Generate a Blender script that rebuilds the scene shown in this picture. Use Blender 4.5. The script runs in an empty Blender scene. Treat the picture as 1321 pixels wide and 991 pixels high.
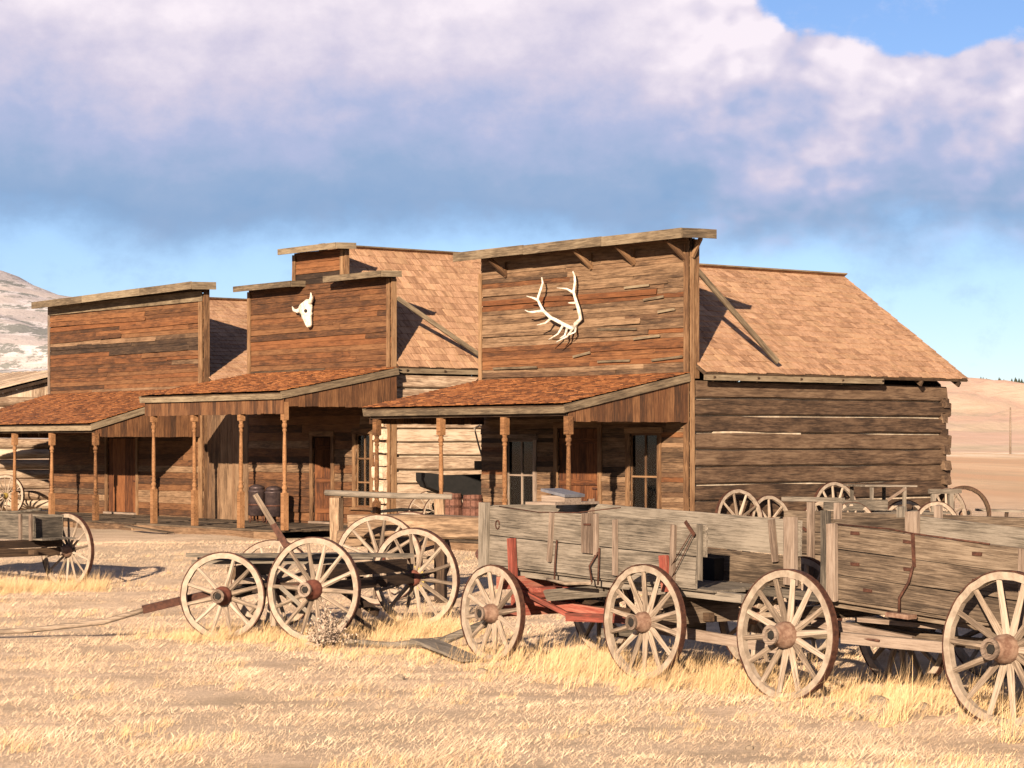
import bpy, math, random
import numpy as np
from mathutils import Vector, Matrix, noise as mnoise

R = math.radians
rng = random.Random(11)
scene = bpy.context.scene
COL = scene.collection

# ------------------------------------------------------------------ camera, sky, sun, exposure
CAM_H = 2.4
cam_data = bpy.data.cameras.new("camera")
cam = bpy.data.objects.new("camera", cam_data)
COL.objects.link(cam)
cam.location = (0, 0, CAM_H)
cam.rotation_euler = (R(90), 0, 0)
cam_data.sensor_width = 36
cam_data.lens = 36 * 3000 / 1321
cam_data.shift_y = (575 - 495.5) / 1321
cam_data.clip_start = 0.5
cam_data.clip_end = 20000
scene.camera = cam

SUN_AZ_LEFT = 15.5     # degrees to the left of straight behind the camera
SUN_EL = 16.5
sun_dir = Vector((-math.sin(R(SUN_AZ_LEFT)) * math.cos(R(SUN_EL)),
                  -math.cos(R(SUN_AZ_LEFT)) * math.cos(R(SUN_EL)), math.sin(R(SUN_EL))))
sun_data = bpy.data.lights.new("sun", 'SUN')
sun_data.energy = 5.0
sun_data.angle = R(0.5)
sun_data.color = (1.0, 0.80, 0.59)
sun = bpy.data.objects.new("sun", sun_data)
COL.objects.link(sun)
sun.rotation_euler = sun_dir.to_track_quat('Z', 'Y').to_euler()
sun.location = (-40, -60, 40)

scene.view_settings.view_transform = 'Standard'
scene.view_settings.look = 'None'
scene.view_settings.gamma = 1
scene.view_settings.exposure = 1.8
scene.cycles.max_bounces = 6
scene.cycles.diffuse_bounces = 3
scene.cycles.use_denoising = True

world = bpy.data.worlds.new("World")
scene.world = world
world.use_nodes = True


class NT:
    """small helper to wire shader nodes"""
    def __init__(self, tree):
        self.t = tree
        tree.nodes.clear()

    def n(self, kind, **kw):
        nd = self.t.nodes.new(kind)
        for k, v in kw.items():
            setattr(nd, k, v)
        return nd

    def put(self, sock, v):
        if isinstance(v, (int, float)):
            sock.default_value = v
        elif isinstance(v, (tuple, list)):
            sock.default_value = (*v, 1.0) if (len(v) == 3 and sock.type == 'RGBA') else v
        else:
            self.t.links.new(v, sock)

    def m(self, op, a, b=0.0, c=None, clamp=False):
        nd = self.n('ShaderNodeMath', operation=op, use_clamp=clamp)
        self.put(nd.inputs[0], a)
        self.put(nd.inputs[1], b)
        if c is not None:
            self.put(nd.inputs[2], c)
        return nd.outputs[0]

    def mix(self, fac, a, b, blend='MIX'):
        nd = self.n('ShaderNodeMix', data_type='RGBA', blend_type=blend)
        self.put(nd.inputs[0], fac)
        self.put(nd.inputs[6], a)
        self.put(nd.inputs[7], b)
        return nd.outputs[2]

    def noise(self, vec, scale, detail=4, rough=0.55, dist=0.0, flat=False):
        nd = self.n('ShaderNodeTexNoise', noise_dimensions='2D' if flat else '3D')
        self.put(nd.inputs['Vector'], vec)
        nd.inputs['Scale'].default_value = scale
        nd.inputs['Detail'].default_value = detail
        nd.inputs['Roughness'].default_value = rough
        nd.inputs['Distortion'].default_value = dist
        return nd.outputs['Fac']

    def step(self, x, lo, hi):
        nd = self.n('ShaderNodeMapRange', interpolation_type='SMOOTHSTEP')
        self.put(nd.inputs[0], x)
        nd.inputs[1].default_value = lo
        nd.inputs[2].default_value = hi
        return nd.outputs[0]

    def mapping(self, vec, scale=(1, 1, 1), loc=(0, 0, 0)):
        nd = self.n('ShaderNodeMapping')
        self.put(nd.inputs[0], vec)
        self.put(nd.inputs[1], loc)
        nd.inputs[3].default_value = scale
        return nd.outputs[0]


def build_world():
    w = NT(world.node_tree)
    out = w.n('ShaderNodeOutputWorld')
    sky = w.n('ShaderNodeTexSky', sky_type='NISHITA')
    sky.sun_disc = False
    sky.sun_elevation = R(SUN_EL)
    sky.sun_rotation = R(180 + SUN_AZ_LEFT)
    sky.altitude = 1600
    sky.air_density = 1.0
    sky.dust_density = 0.25
    sky.ozone_density = 3.0
    bg_sky = w.n('ShaderNodeBackground')
    w.put(bg_sky.inputs[0], w.mix(1.0, sky.outputs[0], (0.66, 0.64, 0.73), 'MULTIPLY'))
    bg_sky.inputs[1].default_value = 0.050
    tc = w.n('ShaderNodeTexCoord')
    d = tc.outputs['Generated']
    sep = w.n('ShaderNodeSeparateXYZ')
    w.put(sep.inputs[0], d)
    x, y, z = sep.outputs
    el = w.m('DEGREES', w.m('ARCSINE', z)) if False else w.m('MULTIPLY', w.m('ARCSINE', z), 57.2958)
    az = w.m('MULTIPLY', w.m('ARCTAN2', x, y), 57.2958)
    # cumulus bank: lumpy lit tops over a slate-blue flat base
    comb = w.n('ShaderNodeCombineXYZ')
    w.put(comb.inputs[0], w.m('MULTIPLY', az, 0.12))
    w.put(comb.inputs[1], w.m('MULTIPLY', el, 0.17))
    p = comb.outputs[0]

    def billow(loc, scale, detail=3.0, rough=0.5):
        warp = w.n('ShaderNodeTexNoise', noise_dimensions='2D')
        w.put(warp.inputs['Vector'], w.mapping(p, loc=loc))
        warp.inputs['Scale'].default_value = scale * 1.6
        warp.inputs['Detail'].default_value = 4
        va = w.n('ShaderNodeVectorMath', operation='MULTIPLY_ADD')
        w.put(va.inputs[0], warp.outputs['Color'])
        va.inputs[1].default_value = (0.30 / scale, 0.30 / scale, 0)
        w.put(va.inputs[2], w.mapping(p, loc=loc))
        vo = w.n('ShaderNodeTexVoronoi', feature='SMOOTH_F1', normalize=True, voronoi_dimensions='2D')
        w.put(vo.inputs['Vector'], va.outputs[0])
        vo.inputs['Scale'].default_value = scale
        vo.inputs['Detail'].default_value = detail
        vo.inputs['Roughness'].default_value = rough
        vo.inputs['Lacunarity'].default_value = 2.2
        vo.inputs['Smoothness'].default_value = 0.6
        return w.m('SUBTRACT', 1.0, vo.outputs['Distance'])

    n1 = w.noise(w.mapping(p, loc=(3.1, 1.7, 0.4)), 1.1, 7, 0.54, 0.0, True)
    n2 = w.noise(w.mapping(p, loc=(8.2, 5.1, 2.0)), 3.0, 8, 0.64, 0.0, True)
    b1 = billow((2.0, 3.0, 0.0), 1.7)
    b2 = billow((2.05, 2.93, 0.0), 1.7)
    relief = w.m('MULTIPLY', w.m('SUBTRACT', b1, b2), 3.0)
    wob = w.m('ADD', w.m('MULTIPLY', w.m('SUBTRACT', n1, 0.5), 3.2), w.m('MULTIPLY', w.m('SUBTRACT', n2, 0.5), 1.5))
    puff = w.m('MULTIPLY', w.m('SUBTRACT', b1, 0.62), 2.2)
    base = w.step(w.m('ADD', el, wob), 4.2, 6.0)
    # open blue gap in the bank, up to the right of the log gable
    dx = w.m('DIVIDE', w.m('SUBTRACT', az, 10.4), 5.2)
    dy = w.m('DIVIDE', w.m('SUBTRACT', el, 11.8), 2.35)
    rr = w.m('SQRT', w.m('ADD', w.m('MULTIPLY', dx, dx), w.m('MULTIPLY', dy, dy)))
    gap = w.step(w.m('ADD', rr, w.m('ADD', w.m('MULTIPLY', wob, 0.26), w.m('MULTIPLY', puff, 0.55))), 0.86, 1.0)
    high = w.step(w.m('ADD', w.m('MULTIPLY', w.m('SUBTRACT', el, 24.0), -0.05), w.m('MULTIPLY', n1, 1.6)), 0.35, 0.95)
    wisp = w.m('MULTIPLY', w.step(n2, 0.50, 0.75), w.m('MULTIPLY', w.step(el, 0.2, 2.0), 0.3))
    mask = w.m('MULTIPLY', w.m('MULTIPLY', base, gap), high, clamp=True)
    mask = w.m('MAXIMUM', mask, wisp)
    east = w.m('MULTIPLY', w.step(az, 2.0, 6.5), 1.3)
    lift = w.step(w.m('ADD', w.m('ADD', el, w.m('MULTIPLY', wob, 0.6)), east), 4.4, 11.4)
    lift = w.m('ADD', w.m('MULTIPLY', lift, 0.95), w.m('MULTIPLY', relief, w.m('ADD', 0.20, w.m('MULTIPLY', east, 0.40))))
    lift = w.m('ADD', lift, w.m('MULTIPLY', w.m('SUBTRACT', n2, 0.5), 0.38), clamp=True)
    ramp = w.n('ShaderNodeValToRGB')
    w.put(ramp.inputs[0], lift)
    e = ramp.color_ramp.elements
    e[0].position = 0.0
    e[0].color = (0.15, 0.235, 0.375, 1)
    e[1].position = 1.0
    e[1].color = (0.585, 0.525, 0.56, 1)
    for pos, c in ((0.25, (0.19, 0.26, 0.39, 1)), (0.5, (0.27, 0.30, 0.43, 1)), (0.72, (0.40, 0.37, 0.455, 1)), (0.88, (0.50, 0.45, 0.505, 1))):
        el_ = ramp.color_ramp.elements.new(pos)
        el_.color = c
    bg_c = w.n('ShaderNodeBackground')
    w.put(bg_c.inputs[0], ramp.outputs[0])
    bg_c.inputs[1].default_value = 0.49
    mixs = w.n('ShaderNodeMixShader')
    w.put(mixs.inputs[0], w.m('MULTIPLY', mask, 0.96))
    w.t.links.new(bg_sky.outputs[0], mixs.inputs[1])
    w.t.links.new(bg_c.outputs[0], mixs.inputs[2])
    w.t.links.new(mixs.outputs[0], out.inputs[0])


build_world()

# ------------------------------------------------------------------ materials
MATS = {}
ALB = 0.62        # all base colours below are scaled by this


def al(c):
    return tuple(v * ALB for v in c)


def principled(name):
    m = bpy.data.materials.new(name)
    m.use_nodes = True
    nt = NT(m.node_tree)
    out = nt.n('ShaderNodeOutputMaterial')
    b = nt.n('ShaderNodeBsdfPrincipled')
    nt.t.links.new(b.outputs[0], out.inputs[0])
    b.inputs['Specular IOR Level'].default_value = 0.25
    MATS[name] = m
    return m, nt, b


def bump(nt, b, h, strength, dist=0.01):
    bp = nt.n('ShaderNodeBump')
    bp.inputs['Strength'].default_value = strength
    bp.inputs['Distance'].default_value = dist
    nt.put(bp.inputs['Height'], h)
    nt.t.links.new(bp.outputs[0], b.inputs['Normal'])


def wood(name, dark, mid, light, island=False, grain=14.0, tint=None, tint_amt=0.0, rough=0.85, bump_s=0.5, vary=0.325):
    """weathered timber: grain runs along local X; every piece gets its own tone"""
    dark, mid, light = al(dark), al(mid), al(light)
    tint = al(tint) if tint else None
    m, nt, b = principled(name)
    tc = nt.n('ShaderNodeTexCoord')
    if island:
        rnd = nt.n('ShaderNodeNewGeometry').outputs['Random Per Island']
    else:
        rnd = nt.n('ShaderNodeObjectInfo').outputs['Random']
    off = nt.n('ShaderNodeCombineXYZ')
    nt.put(off.inputs[0], nt.m('MULTIPLY', rnd, 37.0))
    nt.put(off.inputs[1], nt.m('MULTIPLY', rnd, 91.0))
    nt.put(off.inputs[2], nt.m('MULTIPLY', rnd, 53.0))
    v = nt.mapping(tc.outputs['Object'], scale=(1, 1, 1), loc=off.outputs[0])
    g = nt.noise(nt.mapping(v, scale=(0.9, grain, grain)), 2.2, 7, 0.62, 0.6)
    fine = nt.noise(nt.mapping(v, scale=(2.5, 60, 60)), 2.0, 3, 0.6)
    broad = nt.noise(nt.mapping(v, scale=(1.0, 2.5, 2.5)), 1.5, 6, 0.68)
    f = nt.m('ADD', nt.m('MULTIPLY', g, 0.8), nt.m('MULTIPLY', broad, 0.75))
    f = nt.m('ADD', f, nt.m('MULTIPLY', nt.m('SUBTRACT', rnd, 0.5), vary))
    f = nt.m('ADD', f, nt.m('MULTIPLY', nt.m('SUBTRACT', fine, 0.5), 0.65))
    ramp = nt.n('ShaderNodeValToRGB')
    nt.put(ramp.inputs[0], nt.step(f, 0.40, 1.18))
    e = ramp.color_ramp.elements
    e[0].position, e[0].color = 0.1, (*dark, 1)
    e[1].position, e[1].color = 0.95, (*light, 1)
    k = e.new(0.5)
    k.color = (*mid, 1)
    colr = ramp.outputs[0]
    if tint:
        r2 = nt.m('FRACT', nt.m('MULTIPLY', rnd, 17.31))
        tf = nt.m('MULTIPLY', nt.step(nt.m('ADD', r2, nt.m('MULTIPLY', nt.m('SUBTRACT', broad, 0.5), 0.9)), 0.45, 0.95), tint_amt)
        colr = nt.mix(tf, colr, tint)
    # dark checks along the grain
    crack = nt.noise(nt.mapping(v, scale=(0.7, 34, 34)), 2.0, 2, 0.5, 0.2)
    cf = nt.m('MULTIPLY', nt.step(crack, 0.63, 0.72), 0.6)
    colr = nt.mix(cf, colr, tuple(c * 0.35 for c in dark))
    nt.put(b.inputs['Base Color'], colr)
    b.inputs['Roughness'].default_value = rough
    bump(nt, b, nt.m('SUBTRACT', nt.m('ADD', g, nt.m('MULTIPLY', fine, 0.5)), nt.m('MULTIPLY', cf, 1.2)), bump_s, 0.012)
    return m


def plain(name, col, col2=None, rough=0.7, metal=0.0, scale=8.0, island=False, vary=0.0, bump_s=0.25):
    col, col2 = al(col), al(col2 or col)
    m, nt, b = principled(name)
    tc = nt.n('ShaderNodeTexCoord')
    nz = nt.noise(tc.outputs['Object'], scale, 6, 0.65)
    f = nt.step(nz, 0.33, 0.68)
    if vary:
        rnd = nt.n('ShaderNodeNewGeometry').outputs['Random Per Island'] if island else nt.n('ShaderNodeObjectInfo').outputs['Random']
        f = nt.m('ADD', nt.m('MULTIPLY', f, 1 - vary), nt.m('MULTIPLY', rnd, vary))
    nt.put(b.inputs['Base Color'], nt.mix(f, col, col2))
    b.inputs['Roughness'].default_value = rough
    b.inputs['Metallic'].default_value = metal
    bump(nt, b, nz, bump_s, 0.01)
    return m


wood('siding_grey', (0.0522, 0.0296, 0.0174), (0.1444, 0.0853, 0.0469), (0.287, 0.1826, 0.1079), tint=(0.15, 0.058, 0.022), tint_amt=0.2, vary=0.32, grain=18)
wood('siding_orange', (0.0473, 0.0203, 0.0095), (0.1418, 0.0567, 0.0216), (0.2497, 0.1107, 0.0446), tint=(0.20, 0.068, 0.021), tint_amt=0.4, vary=0.26, grain=18)
wood('siding_brown', (0.0393, 0.0181, 0.0091), (0.1134, 0.0484, 0.0197), (0.2041, 0.0983, 0.0423), tint=(0.14, 0.05, 0.017), tint_amt=0.15, vary=0.32, grain=18)
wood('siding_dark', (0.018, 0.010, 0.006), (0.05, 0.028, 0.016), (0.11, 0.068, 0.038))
wood('trim', (0.0715, 0.0351, 0.0169), (0.182, 0.0975, 0.0468), (0.299, 0.182, 0.0975))
wood('cornice', (0.0675, 0.0486, 0.0311), (0.1688, 0.1242, 0.0783), (0.2835, 0.2228, 0.1485))
wood('post_wood', (0.075, 0.0325, 0.0125), (0.2, 0.0938, 0.0375), (0.3125, 0.1625, 0.075))
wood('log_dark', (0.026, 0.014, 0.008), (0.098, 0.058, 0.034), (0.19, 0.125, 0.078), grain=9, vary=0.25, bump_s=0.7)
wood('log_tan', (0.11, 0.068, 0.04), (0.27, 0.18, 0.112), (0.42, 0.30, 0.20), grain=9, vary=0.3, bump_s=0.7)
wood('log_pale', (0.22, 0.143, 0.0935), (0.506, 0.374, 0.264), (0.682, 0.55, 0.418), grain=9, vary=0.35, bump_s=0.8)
wood('wagon_grey', (0.040, 0.033, 0.026), (0.140, 0.116, 0.090), (0.265, 0.225, 0.182), grain=22)
wood('wagon_brown', (0.040, 0.027, 0.018), (0.135, 0.097, 0.066), (0.26, 0.20, 0.145), grain=22)
wood('wagon_pale', (0.09, 0.062, 0.045), (0.20, 0.145, 0.11), (0.31, 0.24, 0.19), grain=16)
wood('wheel_wood', (0.1258, 0.0915, 0.0652), (0.286, 0.2174, 0.1602), (0.4347, 0.3546, 0.2803), grain=20, vary=0.4)
wood('red_paint', (0.10, 0.030, 0.020), (0.25, 0.055, 0.036), (0.34, 0.15, 0.105), grain=12)
wood('door_orange', (0.04, 0.013, 0.005), (0.13, 0.045, 0.015), (0.22, 0.085, 0.03))
wood('deck_wood', (0.0325, 0.0215, 0.013), (0.091, 0.0618, 0.039), (0.1625, 0.117, 0.078))
wood('shingle', (0.22, 0.115, 0.064), (0.405, 0.232, 0.136), (0.55, 0.34, 0.215), grain=10, vary=0.2, tint=(0.50, 0.33, 0.18), tint_amt=0.25)
wood('shingle_mass', (0.22, 0.115, 0.064), (0.405, 0.232, 0.136), (0.55, 0.34, 0.215), island=True, grain=10, vary=0.2, tint=(0.50, 0.33, 0.18), tint_amt=0.25)
wood('porch_shingle', (0.0829, 0.0276, 0.0088), (0.221, 0.0751, 0.0221), (0.3426, 0.1381, 0.0464), island=True, grain=10, vary=0.45)
plain('chinking', (0.36, 0.28, 0.20), (0.56, 0.47, 0.36), rough=0.95, scale=5)
plain('bone', (0.44, 0.37, 0.29), (0.82, 0.77, 0.68), rough=0.7, scale=14, bump_s=0.6)
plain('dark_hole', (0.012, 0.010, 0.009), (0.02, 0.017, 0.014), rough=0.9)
plain('rust', (0.045, 0.018, 0.012), (0.11, 0.045, 0.028), rough=0.75, metal=0.25, scale=20)
plain('wheel_rim', (0.228, 0.1764, 0.132), (0.408, 0.33, 0.258), rough=0.85, scale=9, vary=0.2, bump_s=0.6)
plain('hub_rust', (0.13, 0.065, 0.042), (0.27, 0.175, 0.125), rough=0.75, scale=14)
plain('hub_red', (0.10, 0.03, 0.020), (0.19, 0.065, 0.042), rough=0.7, scale=14)
plain('yellow_paint', (0.36, 0.25, 0.045), (0.44, 0.34, 0.11), rough=0.7, scale=20)
plain('black_leather', (0.004, 0.004, 0.004), (0.009, 0.008, 0.008), rough=0.9)
plain('can_metal', (0.05, 0.035, 0.038), (0.12, 0.085, 0.082), rough=0.45, metal=0.5, scale=6)
plain('barrel_red', (0.085, 0.032, 0.02), (0.17, 0.075, 0.05), rough=0.8, scale=12)
plain('canvas', (0.30, 0.25, 0.19), (0.42, 0.36, 0.29), rough=0.9)
plain('stone', (0.16, 0.12, 0.085), (0.30, 0.24, 0.18), rough=0.95, scale=4, vary=0.4)
plain('curtain', (0.05, 0.16, 0.11), (0.08, 0.22, 0.15), rough=0.9)
plain('book_cover', (0.11, 0.11, 0.13), (0.17, 0.17, 0.19), rough=0.6)
plain('sage_leaf', (0.30, 0.23, 0.165), (0.62, 0.48, 0.38), rough=0.9, island=True, vary=0.7)
plain('grass_short', (0.52, 0.365, 0.235), (0.94, 0.71, 0.50), rough=0.9, island=True, vary=0.6, bump_s=0.0, scale=0.5)
plain('grass_tall', (0.42, 0.27, 0.13), (0.80, 0.565, 0.31), rough=0.9, island=True, vary=0.7, bump_s=0.0, scale=0.7)
plain('pine', (0.02, 0.028, 0.018), (0.04, 0.05, 0.03), rough=0.9)


def glass_material():
    m = bpy.data.materials.new('pane_glass')
    m.use_nodes = True
    nt = NT(m.node_tree)
    out = nt.n('ShaderNodeOutputMaterial')
    tr = nt.n('ShaderNodeBsdfTransparent')
    tr.inputs[0].default_value = (0.75, 0.78, 0.78, 1)
    gl = nt.n('ShaderNodeBsdfGlossy')
    gl.inputs['Roughness'].default_value = 0.06
    fr = nt.n('ShaderNodeFresnel')
    fr.inputs[0].default_value = 1.5
    mx = nt.n('ShaderNodeMixShader')
    nt.t.links.new(fr.outputs[0], mx.inputs[0])
    nt.t.links.new(tr.outputs[0], mx.inputs[1])
    nt.t.links.new(gl.outputs[0], mx.inputs[2])
    nt.t.links.new(mx.outputs[0], out.inputs[0])
    MATS['pane_glass'] = m


glass_material()


def ground_material():
    m, nt, b = principled('dry_ground')
    tc = nt.n('ShaderNodeTexCoord')
    v = tc.outputs['Object']
    big = nt.noise(v, 0.09, 5, 0.6)
    mid = nt.noise(nt.mapping(v, scale=(0.8, 1.5, 1)), 0.9, 6, 0.65)
    fine = nt.noise(v, 22.0, 7, 0.78)
    far = nt.noise(nt.mapping(v, scale=(0.05, 0.006, 1)), 1.0, 7, 0.68, 0.8)
    c = nt.mix(nt.step(mid, 0.35, 0.65), (0.58, 0.425, 0.285), (0.82, 0.61, 0.43))
    c = nt.mix(nt.m('MULTIPLY', nt.step(big, 0.45, 0.65), 0.5), c, (0.45, 0.365, 0.25))
    c = nt.mix(nt.m('MULTIPLY', nt.step(fine, 0.46, 0.66), 0.6), c, (0.27, 0.20, 0.125))
    # the plain in the distance: bands of scrub, bare earth and bleached stubble
    sep = nt.n('ShaderNodeSeparateXYZ')
    nt.put(sep.inputs[0], v)
    band = nt.mix(nt.step(far, 0.42, 0.60), (0.70, 0.43, 0.25), (0.82, 0.56, 0.35))
    band = nt.mix(nt.m('MULTIPLY', nt.step(nt.noise(nt.mapping(v, scale=(0.25, 0.02, 1)), 1.0, 6, 0.7), 0.48, 0.62), 0.6), band, (0.56, 0.41, 0.25))
    pale = nt.m('MULTIPLY', nt.step(sep.outputs[1], 330, 420), nt.step(nt.noise(nt.mapping(v, scale=(0.10, 0.012, 1)), 1.0, 7, 0.75), 0.44, 0.54))
    band = nt.mix(pale, band, (0.98, 0.80, 0.60))
    c = nt.mix(nt.step(sep.outputs[1], 58, 110), c, band)
    nt.put(b.inputs['Base Color'], nt.mix(1.0, c, (ALB, ALB, ALB), 'MULTIPLY'))
    b.inputs['Roughness'].default_value = 0.95
    bump(nt, b, nt.m('ADD', nt.m('MULTIPLY', fine, 0.6), mid), 0.8, 0.05)


def hill_material():
    m, nt, b = principled('scrub_hill')
    tc = nt.n('ShaderNodeTexCoord')
    v = tc.outputs['Object']
    n1 = nt.noise(nt.mapping(v, scale=(0.004, 0.004, 0.022)), 1.0, 7, 0.62, 0.6)
    n2 = nt.noise(nt.mapping(v, scale=(0.05, 0.03, 0.12)), 1.0, 5, 0.7)
    strata = nt.noise(nt.mapping(v, scale=(0.006, 0.006, 0.10)), 1.0, 5, 0.65, 0.8)
    sep = nt.n('ShaderNodeSeparateXYZ')
    nt.put(sep.inputs[0], v)
    west = nt.step(sep.outputs[0], -60, -130)
    c = nt.mix(nt.step(n1, 0.4, 0.62), (0.72, 0.47, 0.35), (0.62, 0.49, 0.34))
    c = nt.mix(nt.m('MULTIPLY', nt.step(n2, 0.42, 0.62), 0.35), c, (0.80, 0.58, 0.45))
    # the western slope: pale pinkish rock, scrub standing in bands
    rock = nt.mix(nt.step(strata, 0.42, 0.62), (0.60, 0.53, 0.51), (0.88, 0.82, 0.83))
    c = nt.mix(west, c, rock)
    dots = nt.noise(nt.mapping(v, scale=(0.11, 0.02, 0.20)), 1.0, 6, 0.75)
    scr = nt.m('MULTIPLY', nt.step(nt.m('ADD', dots, nt.m('MULTIPLY', nt.m('SUBTRACT', strata, 0.5), 0.9)), 0.50, 0.60), nt.step(sep.outputs[2], 16, 34))
    c = nt.mix(nt.m('MULTIPLY', scr, nt.m('MULTIPLY', west, 0.85)), c, (0.20, 0.215, 0.19))
    east_scr = nt.m('MULTIPLY', nt.step(nt.noise(nt.mapping(v, scale=(0.06, 0.012, 0.1)), 1.0, 7, 0.75), 0.50, 0.66), nt.m('SUBTRACT', 1.0, west))
    c = nt.mix(nt.m('MULTIPLY', east_scr, 0.5), c, (0.42, 0.35, 0.24))
    nt.put(b.inputs['Base Color'], nt.mix(1.0, c, (ALB, ALB, ALB), 'MULTIPLY'))
    b.inputs['Roughness'].default_value = 1.0
    bump(nt, b, nt.m('ADD', n2, n1), 0.5, 3.0)


ground_material()
hill_material()

# ------------------------------------------------------------------ object helpers


def mesh(name, verts, faces, smooth=False):
    me = bpy.data.meshes.new(name)
    me.from_pydata([tuple(v) for v in verts], [], faces)
    if smooth:
        me.polygons.foreach_set('use_smooth', [True] * len(me.polygons))
    me.update()
    return me


def link(name, data, parent=None, M=None, mat=None):
    o = bpy.data.objects.new(name, data)
    COL.objects.link(o)
    if parent is not None:
        o.parent = parent
    if M is not None:
        o.matrix_basis = M
    if mat and data is not None and not data.materials:
        data.materials.append(MATS[mat])
    return o


def tag(o, label, cat, group=None):
    o['label'] = label
    o['category'] = cat
    if group:
        o['group'] = group
    return o


STREET = -51.797          # heading of the row of fronts
UX = Vector((math.cos(R(STREET)), math.sin(R(STREET)), 0))
VX = Vector((-math.sin(R(STREET)), math.cos(R(STREET)), 0))
ORIGIN = Vector((3.45, 45, 0))


def to_world(x, y, z=0.0):
    return ORIGIN + UX * x + VX * y + Vector((0, 0, z))


def thing(name, label, cat, loc, rz=0.0, group=None, rot=None):
    o = bpy.data.objects.new(name, None)
    o.empty_display_size = 0.3
    COL.objects.link(o)
    o.location = loc
    o.rotation_euler = rot if rot else (0, 0, R(rz))
    return tag(o, label, cat, group)


def frame(x, up, origin):
    x = Vector(x).normalized()
    up = Vector(up)
    z = (up - x * up.dot(x)).normalized()
    y = z.cross(x)
    return Matrix(((x.x, y.x, z.x, origin[0]), (x.y, y.y, z.y, origin[1]), (x.z, y.z, z.z, origin[2]), (0, 0, 0, 1)))


def box_geo(lx, ly, lz, nseg=1, jit=0.0, endjit=0.0, c=(0, 0, 0)):
    vs, fs = [], []
    for i in range(nseg + 1):
        x = -lx / 2 + lx * i / nseg
        dy, dz = rng.uniform(-jit, jit), rng.uniform(-jit, jit)
        for sy, sz in ((-1, -1), (1, -1), (1, 1), (-1, 1)):
            ex = rng.uniform(-endjit, endjit) if i in (0, nseg) else 0
            vs.append((c[0] + x + ex, c[1] + sy * ly / 2 + dy + rng.uniform(-jit, jit) * .3, c[2] + sz * lz / 2 + dz + rng.uniform(-jit, jit) * .6))
    fs.append((0, 3, 2, 1))
    for i in range(nseg):
        a = i * 4
        for k in range(4):
            fs.append((a + k, a + (k + 1) % 4, a + 4 + (k + 1) % 4, a + 4 + k))
    a = nseg * 4
    fs.append((a, a + 1, a + 2, a + 3))
    return vs, fs


def beam(name, parent, p0, p1, w, t, mat, up=(0, 0, 1), nseg=2, jit=0.003, endjit=0.004):
    """sawn timber from p0 to p1; w = width along `up`, t = thickness across"""
    p0, p1 = Vector(p0), Vector(p1)
    L = (p1 - p0).length
    vs, fs = box_geo(L, t, w, nseg, jit, endjit)
    return link(name, mesh(name, vs, fs), parent, frame(p1 - p0, up, (p0 + p1) / 2), mat)


def merge(geos):
    V, F = [], []
    for vs, fs in geos:
        o = len(V)
        V += list(vs)
        F += [tuple(i + o for i in f) for f in fs]
    return V, F


def tube_geo(pts, rads, seg=8, jit=0.0):
    pts = [Vector(p) for p in pts]
    vs, fs = [], []
    n = len(pts)
    prev = None
    for i, p in enumerate(pts):
        d = (pts[min(i + 1, n - 1)] - pts[max(i - 1, 0)]).normalized()
        if prev is None:
            a = d.cross(Vector((0, 0, 1)))
            if a.length < 0.05:
                a = d.cross(Vector((1, 0, 0)))
        else:
            a = prev - d * prev.dot(d)
        a.normalize()
        prev = a
        b = d.cross(a)
        for k in range(seg):
            t = 2 * math.pi * k / seg
            r = rads[i] * (1 + rng.uniform(-jit, jit))
            vs.append(p + a * math.cos(t) * r + b * math.sin(t) * r)
    for i in range(n - 1):
        for k in range(seg):
            k2 = (k + 1) % seg
            fs.append((i * seg + k, i * seg + k2, (i + 1) * seg + k2, (i + 1) * seg + k))
    fs.append(tuple(range(seg - 1, -1, -1)))
    fs.append(tuple((n - 1) * seg + k for k in range(seg)))
    return vs, fs


def tube(name, parent, pts, rads, mat, seg=8, jit=0.0, smooth=True):
    vs, fs = tube_geo(pts, rads, seg, jit)
    return link(name, mesh(name, vs, fs, smooth), parent, None, mat)


def lathe_geo(prof, seg=16, square=False):
    """prof: list of (radius, height) along z"""
    vs, fs = [], []
    for r, h in prof:
        for k in range(seg):
            t = 2 * math.pi * (k + 0.5) / seg
            vs.append((r * math.cos(t), r * math.sin(t), h))
    for i in range(len(prof) - 1):
        for k in range(seg):
            k2 = (k + 1) % seg
            fs.append((i * seg + k, i * seg + k2, (i + 1) * seg + k2, (i + 1) * seg + k))
    fs.append(tuple(range(seg - 1, -1, -1)))
    fs.append(tuple((len(prof) - 1) * seg + k for k in range(seg)))
    return vs, fs


def hewn_log(name, parent, p0, p1, h, t, mat, nseg=7, jit=0.012):
    p0, p1 = Vector(p0), Vector(p1)
    L = (p1 - p0).length
    vs, fs = [], []
    K = 8
    prof = [(-.5, -.42), (-.38, -.5), (.38, -.5), (.5, -.42), (.5, .42), (.38, .5), (-.38, .5), (-.5, .42)]
    for i in range(nseg + 1):
        x = -L / 2 + L * i / nseg
        s = 1 + rng.uniform(-.05, .05)
        dz = rng.uniform(-jit, jit)
        for a, b in prof:
            vs.append((x + (rng.uniform(-.03, .03) if i in (0, nseg) else 0), a * t * s + rng.uniform(-jit, jit) * .6, b * h * s + dz + rng.uniform(-jit, jit) * .5))
    for i in range(nseg):
        for k in range(K):
            k2 = (k + 1) % K
            fs.append((i * K + k, i * K + k2, (i + 1) * K + k2, (i + 1) * K + k))
    fs.append(tuple(range(K - 1, -1, -1)))
    fs.append(tuple(nseg * K + k for k in range(K)))
    return link(name, mesh(name, vs, fs), parent, frame(p1 - p0, (0, 0, 1), (p0 + p1) / 2), mat)


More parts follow.
